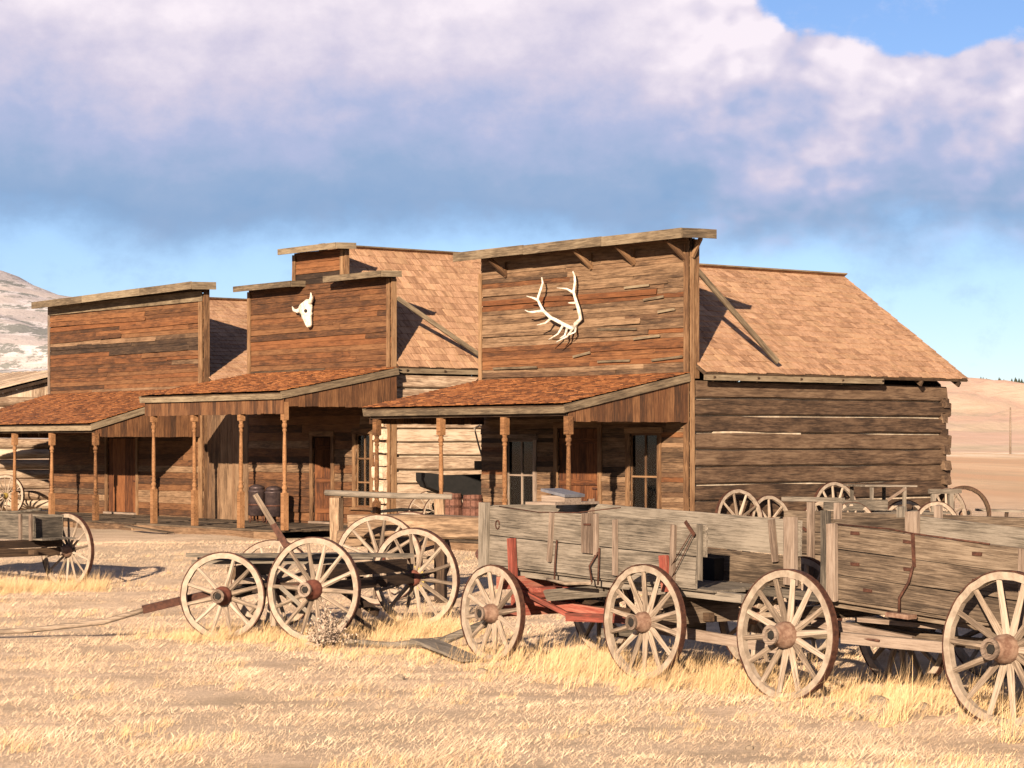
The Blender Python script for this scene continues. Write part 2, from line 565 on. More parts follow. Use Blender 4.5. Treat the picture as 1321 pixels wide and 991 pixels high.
# ------------------------------------------------------------------ terrain
def sm(a, b, x):
    t = min(1, max(0, (x - a) / (b - a)))
    return t * t * (3 - 2 * t)


def ground_z(x, y):
    z = 0.36 * sm(31, 47, y + 0.25 * x)
    if y < 140:
        z += 0.05 * mnoise.noise((x * .35, y * .35, 0)) + 0.02 * mnoise.noise((x * 1.3, y * 1.3, 3))
    else:
        z += 0.9 * mnoise.noise((x * .006, y * .006, 5)) * sm(140, 260, y)
    return z


def build_ground():
    ys = list(np.linspace(-40, 12, 14)) + list(np.linspace(13, 62, 150)) + list(62 + np.geomspace(1.2, 4500, 70))
    xs = list(-26 - np.geomspace(1.2, 3500, 34))[::-1] + list(np.linspace(-26, 22, 150)) + list(22 + np.geomspace(1.2, 3500, 34))
    vs = [(x, y, ground_z(x, y)) for y in ys for x in xs]
    nx = len(xs)
    fs = [(j * nx + i, j * nx + i + 1, (j + 1) * nx + i + 1, (j + 1) * nx + i) for j in range(len(ys) - 1) for i in range(nx - 1)]
    o = link('ground', mesh('ground', vs, fs, True), None, None, 'dry_ground')
    o['kind'] = 'structure'


build_ground()


def build_hills():
    def crest(k):      # k = x / y (bearing tangent) -> elevation tangent of the skyline
        w = 0.0690 + (-0.22 - k) * 0.235 if k < -0.22 else max(0.0, 0.0690 - (k + 0.22) * 0.22)
        e = 0.0262 * sm(0.02, 0.17, k) * (1 + 0.05 * math.sin(k * 40)) if k > 0 else 0
        return min(0.12, max(w, e, 0.006))
    for name, y0, y1, fac, hz in (('hills', 760, 1900, 1.0, 0), ('foothills', 520, 900, 0.52, 7)):
        vs = []
        ks = np.linspace(-0.9, 0.9, 260)
        ts = np.linspace(0, 1.25, 60)
        for t in ts:
            yy = y0 + (y1 - y0) * t
            for k in ks:
                x = k * yy
                c = crest(k) * y1 * fac
                if name == 'foothills':
                    c = 0.0155 * y1 * (1 + 0.45 * math.sin(k * 23 + 0.4) + 0.3 * mnoise.noise((k * 9, 1.3, hz))) if k > -0.02 else (0.030 + (-k) * 0.02) * y1
                    c *= sm(0.0, 0.1, abs(k))
                z = c * (sm(0, 1, t) if t < 1 else 1 - 0.6 * (t - 1))
                if t > 0:
                    z += c * (0.11 if k < 0 else 0.10 + 0.2 * (1 - abs(2 * min(t, 1) - 1))) * mnoise.fractal((x * .009, yy * .005, hz), 0.9, 2.1, 6) * min(1, t * 3)
                vs.append((x, yy, z - 1.5 * (1 - min(1, t * 8))))
        n = len(ks)
        fs = [(j * n + i, j * n + i + 1, (j + 1) * n + i + 1, (j + 1) * n + i) for j in range(len(ts) - 1) for i in range(n - 1)]
        o = link(name, mesh(name, vs, fs, True), None, None, 'scrub_hill')
        o['kind'] = 'structure'
    # far-off pines on the eastern skyline, one dark fringe
    geos = []
    for i in range(420):
        k = rng.uniform(0.10, 0.42)
        t = rng.uniform(0.90, 1.0)
        yy = 760 + 1140 * t
        z = crest(k) * 1900 * sm(0, 1, t) * (0.99 + 0.0)
        h = rng.uniform(4, 8)
        if mnoise.noise((k * 30, 4, 1)) < -0.25:
            continue
        vs, fs = lathe_geo([(h * .26, 0), (h * .2, h * .45), (0.05, h)], 5)
        geos.append(([(a + k * yy, b + yy, c + z - 2.0) for a, b, c in vs], fs))
    V, F = merge(geos)
    o = link('far_pines', mesh('far_pines', V, F), None, None, 'pine')
    o['kind'] = 'stuff'
    o['label'] = 'far dark pines fringing the eastern skyline'
    o['category'] = 'trees'


build_hills()

# ------------------------------------------------------------------ wooden buildings
DECK_Z = 0.55
GZ = 0.36


def rect_cells(x0, x1, z0, z1, opens):
    xs = sorted({x0, x1, *[max(x0, min(x1, v)) for o in opens for v in o[:2]]})
    for a, b in zip(xs, xs[1:]):
        zs = [(z0, z1)]
        for ox0, ox1, oz0, oz1 in opens:
            if ox0 < (a + b) / 2 < ox1:
                new = []
                for c, d in zs:
                    if oz0 > c:
                        new.append((c, min(d, oz0)))
                    if oz1 < d:
                        new.append((max(c, oz1), d))
                zs = [q for q in new if q[1] - q[0] > .01]
        for c, d in zs:
            yield a, b, c, d


def siding(root, x0, x1, z0, z1, row, pick, opens=(), y=0.0, name='front_wall', loose=0.05, lmin=2.4, lmax=7.0):
    geos = []
    for a, b, c, d in rect_cells(x0, x1, z0, z1, opens):
        geos.append(box_geo(b - a, .05, d - c, c=((a + b) / 2, y + .045, (c + d) / 2)))
    V, F = merge(geos)
    back = link(name, mesh(name, V, F), root, None, 'siding_dark')
    nrow = int(round((z1 - z0) / row))
    row = (z1 - z0) / nrow
    for r in range(nrow):
        zc = z0 + (r + .5) * row
        segs = [(x0, x1)]
        for ox0, ox1, oz0, oz1 in opens:
            if oz0 - row * .4 < zc < oz1 + row * .4:
                new = []
                for a, b in segs:
                    if ox0 > a:
                        new.append((a, min(b, ox0)))
                    if ox1 < b:
                        new.append((max(a, ox1), b))
                segs = [q for q in new if q[1] - q[0] > .03]
        for a, b in segs:
            x = a
            while x < b - .02:
                L = rng.uniform(lmin, lmax)
                e = b if x + L > b - .5 else x + L
                L = e - x
                lo = rng.random() < loose
                vs, fs = box_geo(L - .008, .022, row * 1.10, 5, .006, .012)
                yy = y - .012 - (rng.uniform(.01, .03) if lo else rng.uniform(0, .006))
                M = Matrix.Translation((x + L / 2, yy, zc + (rng.uniform(-.02, .015) if lo else 0))) @ Matrix.Rotation(rng.uniform(-.012, .012) * (1 if lo else .2), 4, 'Y') @ Matrix.Rotation(-.15 + rng.uniform(-.03, .03), 4, 'X')
                link('board', mesh('board', vs, fs), back, M, pick(zc, x + L / 2))
                x = e
    return back


def shingle_field(root_roof, P0, along, upslope, nrm, width, slope_len, expo, wmin, wmax, mat_obj, mat_mass, n_obj, keep=None):
    """shingles laid in courses; the first n_obj become pieces of their own, the rest one mass"""
    along, upslope, nrm = Vector(along).normalized(), Vector(upslope).normalized(), Vector(nrm).normalized()
    P0 = Vector(P0)
    cache, geos, made = {}, [], 0
    rows = int(slope_len / expo) + 1
    items = []
    for r in range(rows):
        s = r * expo
        a = -rng.uniform(0, wmax)
        while a < width:
            w = rng.uniform(wmin, wmax)
            if a + w > 0.02 and a < width:
                a0, a1 = max(0, a), min(width, a + w)
                if a1 - a0 > .04:
                    items.append((a0, a1, s))
            a += w
    items.sort(key=lambda q: q[0] if keep is None else keep(q))
    for a0, a1, s in items:
        w = a1 - a0
        ln = min(expo * 1.55, slope_len - s + .05)
        if ln < .08:
            continue
        tilt = 0.013 / max(expo, .1)
        up2 = (upslope - nrm * tilt).normalized()
        n2 = along.cross(up2)
        if n2.dot(nrm) < 0:
            n2 = -n2
        c = P0 + along * ((a0 + a1) / 2) + upslope * (s + ln / 2 - rng.uniform(0, .03)) + nrm * (.052 + rng.uniform(0, .004))
        if made < n_obj:
            wk = round(w * 25) / 25
            key = (wk, round(ln, 2), rng.randrange(2))
            if key not in cache:
                vs, fs = box_geo(ln, max(.03, wk - .012), .016, 1, .003, .008)
                cache[key] = mesh('shingle', vs, fs)
                cache[key].materials.append(MATS[mat_obj])
            M = frame(up2, n2, c) @ Matrix.Rotation(rng.uniform(-.012, .012), 4, 'Z')
            link('shingle', cache[key], root_roof, M)
            made += 1
        else:
            vs, fs = box_geo(ln, max(.03, w - .01), .016, 1, .002, .008)
            M = frame(up2, n2, c)
            geos.append(([tuple(M @ Vector(v)) for v in vs], fs))
    if geos:
        V, F = merge(geos)
        o = link('shingle_courses', mesh('shingle_courses', V, F), root_roof, None, mat_mass)
        o['kind'] = 'stuff'


def slab(name, parent, corners, thick, mat):
    """flat plate from 4 corners, thickened downward along its normal"""
    c = [Vector(p) for p in corners]
    n = (c[1] - c[0]).cross(c[3] - c[0]).normalized()
    if n.z < 0:
        n = -n
    vs = c + [p - n * thick for p in c]
    fs = [(0, 1, 2, 3), (7, 6, 5, 4)] + [(i, i + 4, (i + 1) % 4 + 4, (i + 1) % 4) for i in range(4)]
    return link(name, mesh(name, vs, fs), parent, None, mat)


def gable_roof(root, x0, x1, ridge_x, z_eave, z_ridge, y0, y1, n_obj, expo=.29, over=.0, right_mat=('shingle', 'shingle_mass')):
    for side, xe in ((1, x1), (-1, x0)):
        d = Vector((ridge_x - xe, 0, z_ridge - z_eave))
        L = d.length
        roof = slab('roof', root, [(xe, y0, z_eave), (xe, y1, z_eave), (ridge_x, y1, z_ridge), (ridge_x, y0, z_ridge)], .05, 'siding_dark')
        nrm = Vector((d.z * side, 0, abs(d.x)))
        shingle_field(roof, (xe - .04 * side, y0 + .01, z_eave - .02), (0, 1, 0), d, nrm, y1 - y0, L + .05, expo, .13, .33,
                      right_mat[0], right_mat[1], n_obj if side == 1 else 0)
        # eave board
        beam('fascia', root, (xe - .03 * side, y0, z_eave - .075), (xe - .03 * side, y0 + (y1 - y0) * .66, z_eave - .075), .11, .03, 'cornice')
        for i in range(7):
            yy = y0 + .25 + (y1 - y0 - .5) * i / 6
            p = Vector((xe + .02 * -side, yy, z_eave - .11))
            beam('rafter', root, p, p + d * .28, .11, .05, 'siding_dark')
    beam('ridge_cap', root, (ridge_x, y0, z_ridge + .075), (ridge_x, y1, z_ridge + .075), .03, .22, 'cornice')


def turned_post(parent, x, y, z0, z1, mat='post_wood'):
    H = z1 - z0
    s = .062
    geos = []
    geos.append(box_geo(.125, .125, H * .29, c=(0, 0, H * .145)))
    geos.append(lathe_geo([(s, H * .285), (s * .7, H * .31), (s * .98, H * .325), (s * .98, H * .335), (s * .62, H * .35), (s * .9, H * .365), (s * .6, H * .38),
                           (s * .78, H * .45), (s * .72, H * .62), (s * .55, H * .76), (s * .85, H * .775), (s * .6, H * .79), (s * .95, H * .805), (s * .95, H * .82), (s * .65, H * .835), (s, H * .86)], 10))
    geos.append(box_geo(.13, .13, H * .14, c=(0, 0, H * .925)))
    V, F = merge(geos)
    M = Matrix.Translation((x, y, z0)) @ Matrix.Rotation(R(rng.uniform(-.7, .7)), 4, 'Y')
    return link('porch_post', mesh('porch_post', V, F), parent, M, mat)


def porch(root, x0, x1, z_wall, z_eave, depth, posts, frieze=False, gable_right=True, post_top=None):
    y_e = -depth
    d = Vector((0, depth, z_wall - z_eave))
    roof = slab('porch_roof', root, [(x0, y_e, z_eave), (x1, y_e, z_eave), (x1, -.03, z_wall), (x0, -.03, z_wall)], .05, 'siding_dark')
    shingle_field(roof, (x0, y_e - .05, z_eave - .01), (1, 0, 0), d, (0, -d.z, d.y), x1 - x0, d.length, .145, .09, .22, 'porch_shingle', 'porch_shingle', 0)
    # fascia, in two lengths
    xm = x0 + (x1 - x0) * .4
    for a, b in ((x0, xm - .005), (xm + .005, x1)):
        beam('fascia', root, (a, y_e - .02, z_eave - .085), (b, y_e - .02, z_eave - .085), .12, .03, 'cornice')
    for xx, vis in ((x1 + .018, gable_right), (x0 - .018, True)):
        beam('rake_board', root, (xx, y_e - .03, z_eave - .06), (xx, -.05, z_wall - .06), .15, .032, 'cornice')
        n = 17
        panel = bpy.data.objects.new('porch_gable', None)
        COL.objects.link(panel)
        panel.parent = root
        for i in range(n):
            ya = y_e + .10 + (depth - .16) * i / n
            yb = y_e + .10 + (depth - .16) * (i + 1) / n - .008
            zt = z_eave + (ya - y_e) / depth * d.z - .10
            zb = z_eave - .30 + rng.uniform(-.008, .008)
            xo = xx + (-.045 if xx > x0 + 1 else .045) + rng.uniform(-.004, .004)
            if zt - zb > .05:
                beam('board', panel, (xo, (ya + yb) / 2, zb), (xo, (ya + yb) / 2, zt), yb - ya, .02, 'siding_brown', up=(0, 1, 0), nseg=1)
    beam('header', root, (x0 + .05, y_e + .13, z_eave - .13), (x1 - .05, y_e + .13, z_eave - .13), .13, .11, 'siding_dark')
    if frieze:
        fr = bpy.data.objects.new('frieze', None)
        COL.objects.link(fr)
        fr.parent = root
        x = x0 + .1
        while x < x1 - .1:
            w = rng.uniform(.12, .2)
            beam('board', fr, (x + w / 2, y_e + .05, z_eave - .46 + rng.uniform(-.01, .01)), (x + w / 2, y_e + .05, z_eave - .14), w - .008, .02, 'siding_brown', up=(1, 0, 0), nseg=1)
            x += w
    for i in range(int((x1 - x0) / .8) + 1):
        xr = x0 + .15 + i * .8
        if xr < x1 - .1:
            beam('rafter', root, (xr, y_e + .03, z_eave - .12), (xr, -.05, z_wall - .12), .1, .05, 'siding_dark')
    for px in posts:
        turned_post(root, px, y_e + .12, DECK_Z, z_eave - .19)


def deck(root, x0, x1, depth):
    dk = link('porch_deck', mesh('porch_deck', *merge([box_geo(x1 - x0 - .05, .06, .16, c=((x0 + x1) / 2, yy, DECK_Z - .13)) for yy in (-depth + .05, -depth * .5, -.15)])), root, None, 'siding_dark')
    n = 15
    w = depth / n
    for i in range(n):
        y = -depth + (i + .5) * w
        cuts = [x0, x0 + (x1 - x0) * rng.uniform(.3, .7), x1]
        for a, b in zip(cuts, cuts[1:]):
            vs, fs = box_geo(b - a - .01, w - .012, .04, 2, .004, .02)
            M = Matrix.Translation(((a + b) / 2, y, DECK_Z - .022 + rng.uniform(-.004, .004)))
            link('deck_plank', mesh('deck_plank', vs, fs), dk, M, 'deck_wood')
    x = x0
    while x < x1 - .05:
        L = min(rng.uniform(1.6, 3.2), x1 - x)
        beam('skirt_board', dk, (x, -depth - .03, DECK_Z - .14), (x + L - .01, -depth - .03, DECK_Z - .14), .19, .035, 'siding_grey', jit=.008)
        x += L


def window(root, x0, x1, z0, z1, cols=2, rows=2, y=0.0, mat='trim', curtain=False):
    w = bpy.data.objects.new('window', None)
    COL.objects.link(w)
    w.parent = root
    t = .10
    for nm, a, b, ww in (('frame', (x0 - t / 2, z0 - .02), (x0 - t / 2, z1 + .02), t), ('frame', (x1 + t / 2, z0 - .02), (x1 + t / 2, z1 + .02), t)):
        beam(nm, w, (a[0], y - .045, a[1]), (b[0], y - .045, b[1]), ww, .035, mat, up=(1, 0, 0))
    beam('frame', w, (x0 - t - .03, y - .048, z1 + .085), (x1 + t + .03, y - .048, z1 + .085), .12, .045, mat)
    beam('sill', w, (x0 - t - .04, y - .07, z0 - .055), (x1 + t + .04, y - .07, z0 - .055), .06, .10, mat)
    for i in range(cols):
        for j in range(rows):
            a = x0 + (x1 - x0) * i / cols + .018
            b = x0 + (x1 - x0) * (i + 1) / cols - .018
            c = z0 + (z1 - z0) * j / rows + .018
            d = z0 + (z1 - z0) * (j + 1) / rows - .018
            vs, fs = box_geo(b - a, .006, d - c)
            link('pane', mesh('pane', vs, fs), w, Matrix.Translation(((a + b) / 2, y + .035, (c + d) / 2)) @ Matrix.Rotation(rng.uniform(-.01, .01), 4, 'Z'), 'pane_glass')
    for i in range(cols + 1):
        xx = x0 + (x1 - x0) * i / cols
        beam('sash_bar', w, (xx, y + .03, z0), (xx, y + .03, z1), .036, .035, mat, up=(1, 0, 0), nseg=1, jit=0)
    for j in range(rows + 1):
        zz = z0 + (z1 - z0) * j / rows
        beam('sash_bar', w, (x0 + .02, y + .027, zz), (x1 - .02, y + .027, zz), .036, .03, mat, nseg=1, jit=0)
    if curtain:
        vs, fs = [], []
        for i in range(13):
            xx = x0 + (x1 - x0) * i / 12
            yy = y + .12 + .02 * math.sin(i * 1.9)
            vs += [(xx, yy, z1), (xx, yy, z1 - .30 - .14 * math.sin(math.pi * i / 12))]
        fs = [(2 * i, 2 * i + 1, 2 * i + 3, 2 * i + 2) for i in range(12)]
        link('curtain', mesh('curtain', vs, fs), w, None, 'curtain')


def plank_door(root, x0, x1, z0, z1, mat, y=.02, open_deg=0, n=5, frame_mat='trim', rails=True):
    t = .11
    beam('door_frame', root, (x0 - t / 2, -.045, z0), (x0 - t / 2, -.045, z1 + .02), t, .04, frame_mat, up=(1, 0, 0))
    beam('door_frame', root, (x1 + t / 2, -.045, z0), (x1 + t / 2, -.045, z1 + .02), t, .04, frame_mat, up=(1, 0, 0))
    beam('door_frame', root, (x0 - t, -.048, z1 + .08), (x1 + t, -.048, z1 + .08), .12, .045, frame_mat)
    beam('threshold', root, (x0 - .05, -.06, z0 + .03), (x1 + .05, -.06, z0 + .03), .05, .16, 'wagon_pale')
    door = bpy.data.objects.new('door', None)
    COL.objects.link(door)
    door.parent = root
    door.location = (x0, y, 0)
    door.rotation_euler = (0, 0, R(open_deg))
    W = x1 - x0
    for i in range(n):
        xc = W * (i + .5) / n
        beam('door_plank', door, (xc, 0, z0 + .06), (xc, 0, z1 - .01), W / n - .008, .03, mat, up=(1, 0, 0))
    if rails:
        for zz in (z0 + .3, (z0 + z1) / 2, z1 - .25):
            beam('door_rail', door, (.03, -.032, zz), (W - .03, -.032, zz), .11, .025, mat)
    beam('latch', door, (W - .2, -.05, (z0 + z1) / 2 - .12), (W - .06, -.05, (z0 + z1) / 2 - .12), .035, .02, 'rust')


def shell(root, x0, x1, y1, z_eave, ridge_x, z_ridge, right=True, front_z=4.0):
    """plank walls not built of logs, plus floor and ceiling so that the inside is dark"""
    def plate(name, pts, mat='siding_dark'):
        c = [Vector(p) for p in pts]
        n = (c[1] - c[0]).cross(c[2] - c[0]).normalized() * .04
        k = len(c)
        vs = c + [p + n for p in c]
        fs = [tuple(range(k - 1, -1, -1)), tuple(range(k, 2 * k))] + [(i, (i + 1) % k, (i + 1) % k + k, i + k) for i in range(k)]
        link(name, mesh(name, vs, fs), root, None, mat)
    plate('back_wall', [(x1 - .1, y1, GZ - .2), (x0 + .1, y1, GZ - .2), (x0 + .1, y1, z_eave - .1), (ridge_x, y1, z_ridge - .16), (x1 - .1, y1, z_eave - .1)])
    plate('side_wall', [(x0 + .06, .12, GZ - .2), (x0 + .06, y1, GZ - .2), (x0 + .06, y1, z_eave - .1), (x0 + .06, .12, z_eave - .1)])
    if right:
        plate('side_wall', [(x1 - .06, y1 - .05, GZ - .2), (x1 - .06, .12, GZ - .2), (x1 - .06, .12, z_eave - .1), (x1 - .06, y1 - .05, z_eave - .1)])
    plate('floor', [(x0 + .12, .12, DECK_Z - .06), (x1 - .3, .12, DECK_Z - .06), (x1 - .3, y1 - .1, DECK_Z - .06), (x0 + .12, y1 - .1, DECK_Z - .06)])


def log_side(root, x, y0, y1, z0, z1, h, mat, gap=.03, ends=True, chink='chinking'):
    """side wall of hewn logs lying one on another, with chinking recessed between"""
    vs, fs = box_geo(.10, y1 - y0 - .1, z1 - z0, c=(x - .12, (y0 + y1) / 2, (z0 + z1) / 2))
    link('chinking', mesh('chinking', vs, fs), root, None, chink)
    n = int((z1 - z0) / h)
    h = (z1 - z0) / n
    for i in range(n):
        zc = z0 + (i + .5) * h
        hh = h - rng.uniform(gap * .5, gap * 1.9)
        ex = rng.uniform(.10, .26) if i % 2 == 0 else rng.uniform(-.05, .04)
        hewn_log('log', root, (x - .11, y0, zc + rng.uniform(-.012, .012)), (x - .11, y1 + ex, zc + rng.uniform(-.025, .012)), hh, .24 + rng.uniform(-.02, .03), mat)
    if ends:
        for i in range(n):
            zc = z0 + (i + (1.0 if i % 2 == 0 else 1.0)) * h - (0 if i % 2 else h * .02)
            if zc > z1 - .1:
                continue
            e = rng.uniform(.02, .15)
            hewn_log('log_end', root, (x - .6, y1 - .04, zc), (x + e, y1 - .04, zc), h * .62, .2, mat, nseg=2)


def brace(root, p0, p1):
    beam('brace', root, p0, p1, .10, .05, 'cornice')


# ---- the near store with elk antlers ----
def build_store():
    root = thing('false_front_store', 'largest weathered store with a flat false front carrying elk antlers', 'building', to_world(0, 0), STREET)
    opens = [(-5.73, -4.8, 1.05, 2.5), (-4.0, -2.7, DECK_Z, 2.75), (-1.75, -.9, .95, 2.62)]

    def pick(z, x):
        if 4.05 < z < 4.5 and rng.random() < .7:
            return 'siding_orange'
        return 'siding_grey' if rng.random() < .88 else rng.choice(['siding_orange', 'siding_dark'])
    siding(root, -6.62, -.02, .42, 6.46, .098, pick, opens, loose=.12)
    # a few sprung lath ends near the top right and gaps with pale battens
    for x, z, L in ((-1.5, 5.55, .75), (-1.0, 5.28, .6), (-.62, 5.02, .5), (-2.1, 4.75, 1.2), (-1.2, 4.52, .8), (-5.4, 4.05, 1.5), (-.6, 4.08, .9), (-2.2, 4.1, 1.0), (-3.2, 4.22, .55)):
        beam('loose_lath', root, (x - L / 2, -.065, z), (x + L / 2, -.075, z + rng.uniform(-.05, .08)), .045, .018, 'cornice')
    # corner boards
    beam('corner_board', root, (-.06, -.052, .40), (-.06, -.052, 6.15), .13, .03, 'trim', up=(1, 0, 0), nseg=4)
    beam('corner_board', root, (.035, .02, .40), (.035, .02, 6.18), .10, .03, 'trim', up=(0, 1, 0), nseg=4)
    beam('corner_board', root, (-6.62, -.055, 3.6), (-6.62, -.055, 6.1), .10, .03, 'trim', up=(1, 0, 0), nseg=4)
    beam('corner_board', root, (.03, .14, 3.7), (.03, .14, 6.4), .10, .04, 'trim', up=(0, 1, 0), nseg=3)
    # back face of the false front
    slab('parapet_back', root, [(-6.62, .08, 3.0), (.0, .08, 3.0), (.0, .09, 6.42), (-6.62, .09, 6.42)], .03, 'siding_dark')
    # cornice: sloping cap, fascia and brackets
    slab('cornice_cap', root, [(-6.8, -.62, 6.50), (.45, -.62, 6.52), (.45, .25, 6.54), (-6.8, .25, 6.52)], .05, 'cornice')
    for a, b in ((-6.8, -4.4), (-4.39, -1.9), (-1.89, .45)):
        beam('fascia', root, (a, -.635, 6.445), (b, -.635, 6.455), .19, .03, 'cornice')
    beam('fascia', root, (.462, -.62, 6.455), (.462, .25, 6.475), .18, .025, 'cornice', up=(0, 0, 1))
    for x in (-5.73, -2.91, -1.6, -.1):
        beam('bracket', root, (x, -.04, 6.02), (x, -.5, 6.36), .09, .06, 'trim')
        beam('bracket', root, (x, -.05, 5.98), (x, -.05, 6.3), .07, .05, 'trim', up=(0, 1, 0))
    beam('bracket', root, (.06, .0, 6.05), (.30, .0, 6.40), .08, .05, 'trim')
    gable_roof(root, -7.0, .32, -3.3, 3.80, 6.19, .10, 7.72, 300, expo=.22)
    brace(root, (.02, .16, 5.80), (.22, 2.15, 4.06))
    brace(root, (-6.6, .16, 5.80), (-6.8, 2.1, 4.08))
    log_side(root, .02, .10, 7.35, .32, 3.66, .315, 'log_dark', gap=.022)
    # bright daubing squeezed proud of three joints
    for z, ya, yb in ((3.28, .15, .8), (3.13, 5.4, 6.9), (2.66, .6, 3.0), (2.05, 4.0, 4.7), (1.42, 3.6, 4.8)):
        beam('daubing', root, (-.005, ya, z), (-.005, yb, z - .01), .045, .04, 'chinking', nseg=5, jit=.006)
    shell(root, -6.62, 0, 7.3, 3.8, -3.3, 6.19, right=False)
    window(root, -5.73, -4.8, 1.05, 2.5, 2, 2, mat='wagon_pale')
    window(root, -1.75, -.9, .95, 2.62, 2, 2, curtain=True)
    plank_door(root, -4.0, -2.7, DECK_Z, 2.75, 'door_orange', n=6)
    porch(root, -6.5, .02, 3.78, 3.15, 3.15, (-6.25, -4.0, -1.96, -.03))
    deck(root, -6.6, .0, 3.2)


build_store()


# ---- the middle house with stepped front ----
def build_stepped():
    root = thing('stepped_front_house', 'house with a stepped false front carrying a white bison skull', 'building', to_world(-10.0, 0), STREET)
    opens = [(-3.2, -2.4, DECK_Z, 2.6), (-1.41, -.8, 1.0, 2.65)]
    pick = lambda z, x: rng.choice(['siding_brown'] * 7 + ['siding_orange'] * 2 + ['siding_dark'])
    lower = lambda z, x: rng.choice(['siding_brown'] * 3 + ['siding_grey'] * 3)
    siding(root, -6.1, 0, .42, 3.1, .19, lower, opens, name='front_wall')
    siding(root, -6.1, 0, 3.1, 6.26, .125, pick)
    siding(root, -4.05, -1.89, 6.26, 7.02, .125, pick)
    slab('parapet_back', root, [(-6.1, .08, 3.0), (.0, .08, 3.0), (.0, .09, 6.26), (-6.1, .09, 6.26)], .03, 'siding_dark')
    slab('parapet_back', root, [(-4.05, .08, 6.2), (-1.89, .08, 6.2), (-1.89, .09, 7.02), (-4.05, .09, 7.02)], .03, 'siding_dark')
    for x, a, b in ((-.06, .4, 6.2), (-6.05, 3.4, 6.2), (-1.95, 6.4, 6.98), (-4.0, 6.2, 6.98)):
        beam('corner_board', root, (x, -.052, a), (x, -.052, b), .12, .03, 'trim', up=(1, 0, 0), nseg=3)
    beam('corner_board', root, (.034, .04, .4), (.034, .04, 6.2), .13, .03, 'trim', up=(0, 1, 0), nseg=3)
    beam('corner_board', root, (-1.86, .03, 6.2), (-1.86, .03, 6.98), .12, .03, 'trim', up=(0, 1, 0))
    for xa, xb, z in ((-6.15, -3.55, 6.26), (-4.1, -1.62, 7.04), (-2.15, .2, 6.28)):
        yb = .12
        slab('cornice_cap', root, [(xa, -.42, z + .045), (xb, -.42, z + .045), (xb, yb, z + .06), (xa, yb, z + .06)], .05, 'cornice')
        beam('fascia', root, (xa, -.435, z), (xb, -.435, z), .14, .03, 'cornice')
        beam('fascia', root, (xb + .012, -.42, z), (xb + .012, yb, z + .015), .14, .025, 'cornice')
    gable_roof(root, -6.4, .14, -3.05, 4.18, 7.12, .10, 7.0, 300, expo=.24)
    brace(root, (.03, .14, 5.75), (.12, 2.6, 4.42))
    log_side(root, .02, .10, 6.8, .30, 4.02, .30, 'log_pale', gap=.03)
    # notched log ends showing at the front corner beside the window
    for i in range(9):
        z = .62 + i * .29
        hewn_log('log_end', root, (-.50 + rng.uniform(-.06, .06), -.10, z), (-.10, -.10, z), .25, .14, 'log_pale', nseg=2)
    shell(root, -6.1, 0, 6.7, 4.18, -3.05, 7.12, right=False)
    window(root, -1.41, -.8, 1.0, 2.65, 2, 3)
    plank_door(root, -3.2, -2.4, DECK_Z, 2.6, 'door_orange', open_deg=62, n=4)
    porch(root, -5.9, .32, 4.14, 3.56, 3.15, (-5.5, -3.6, -1.58, .24), frieze=True)
    deck(root, -6.05, .25, 3.2)


build_stepped()


# ---- the far store, orange boards ----
def build_far():
    root = thing('orange_board_store', 'store with a plain false front of orange and charred boards', 'building', to_world(-18.3, 0), STREET)
    opens = [(-5.05, -3.45, DECK_Z, 2.6)]

    def pick(z, x):
        if 4.75 < z + .03 * x < 5.15:
            return 'siding_dark' if rng.random() < .8 else 'siding_grey'
        return rng.choice(['siding_orange'] * 8 + ['siding_brown'] * 3 + ['siding_grey'])
    low = lambda z, x: rng.choice(['siding_brown'] * 4 + ['siding_grey'] * 2)
    siding(root, -8.5, 0, .42, 3.5, .16, low, opens)
    siding(root, -8.5, 0, 3.5, 6.2, .112, pick, loose=.12)
    beam('top_plate', root, (-8.5, .03, 6.37), (0, .03, 6.42), .20, .06, 'siding_dark')
    beam('frieze_board', root, (-8.5, -.06, 6.22), (0, -.06, 6.22), .26, .03, 'cornice', nseg=6)
    slab('parapet_back', root, [(-8.5, .08, 3.0), (.0, .08, 3.0), (.0, .09, 6.3), (-8.5, .09, 6.3)], .03, 'siding_dark')
    beam('corner_board', root, (-.08, -.055, .4), (-.08, -.055, 6.08), .17, .03, 'trim', up=(1, 0, 0), nseg=3)
    beam('corner_board', root, (.034, .06, .4), (.034, .06, 6.46), .16, .03, 'trim', up=(0, 1, 0), nseg=3)
    beam('corner_board', root, (-8.46, -.055, 3.4), (-8.46, -.055, 6.08), .10, .03, 'wagon_pale', up=(1, 0, 0), nseg=3)
    slab('cornice_cap', root, [(-8.6, -.50, 6.42), (.25, -.50, 6.52), (.25, .2, 6.54), (-8.6, .2, 6.44)], .05, 'cornice')
    for a, b in ((-8.6, -5.6), (-5.59, -2.4), (-2.39, .25)):
        beam('fascia', root, (a, -.515, 6.36 + (a + 9) * .011), (b, -.515, 6.36 + (b + 9) * .011), .19, .03, 'cornice')
    beam('fascia', root, (.262, -.5, 6.455), (.262, .2, 6.475), .19, .025, 'cornice')
    gable_roof(root, -8.7, .2, -4.25, 4.05, 6.42, .10, 7.0, 0, expo=.24)
    brace(root, (-8.55, .1, 6.2), (-8.75, 1.6, 4.2))
    shell(root, -8.5, 0, 6.7, 4.05, -4.25, 6.42)
    plank_door(root, -5.05, -3.45, DECK_Z, 2.6, 'door_orange', n=7, rails=False)
    porch(root, -8.4, -.05, 3.82, 2.92, 3.15, (-7.0, -4.56, -2.45, -.1))
    deck(root, -8.4, 2.2, 3.2)


build_far()


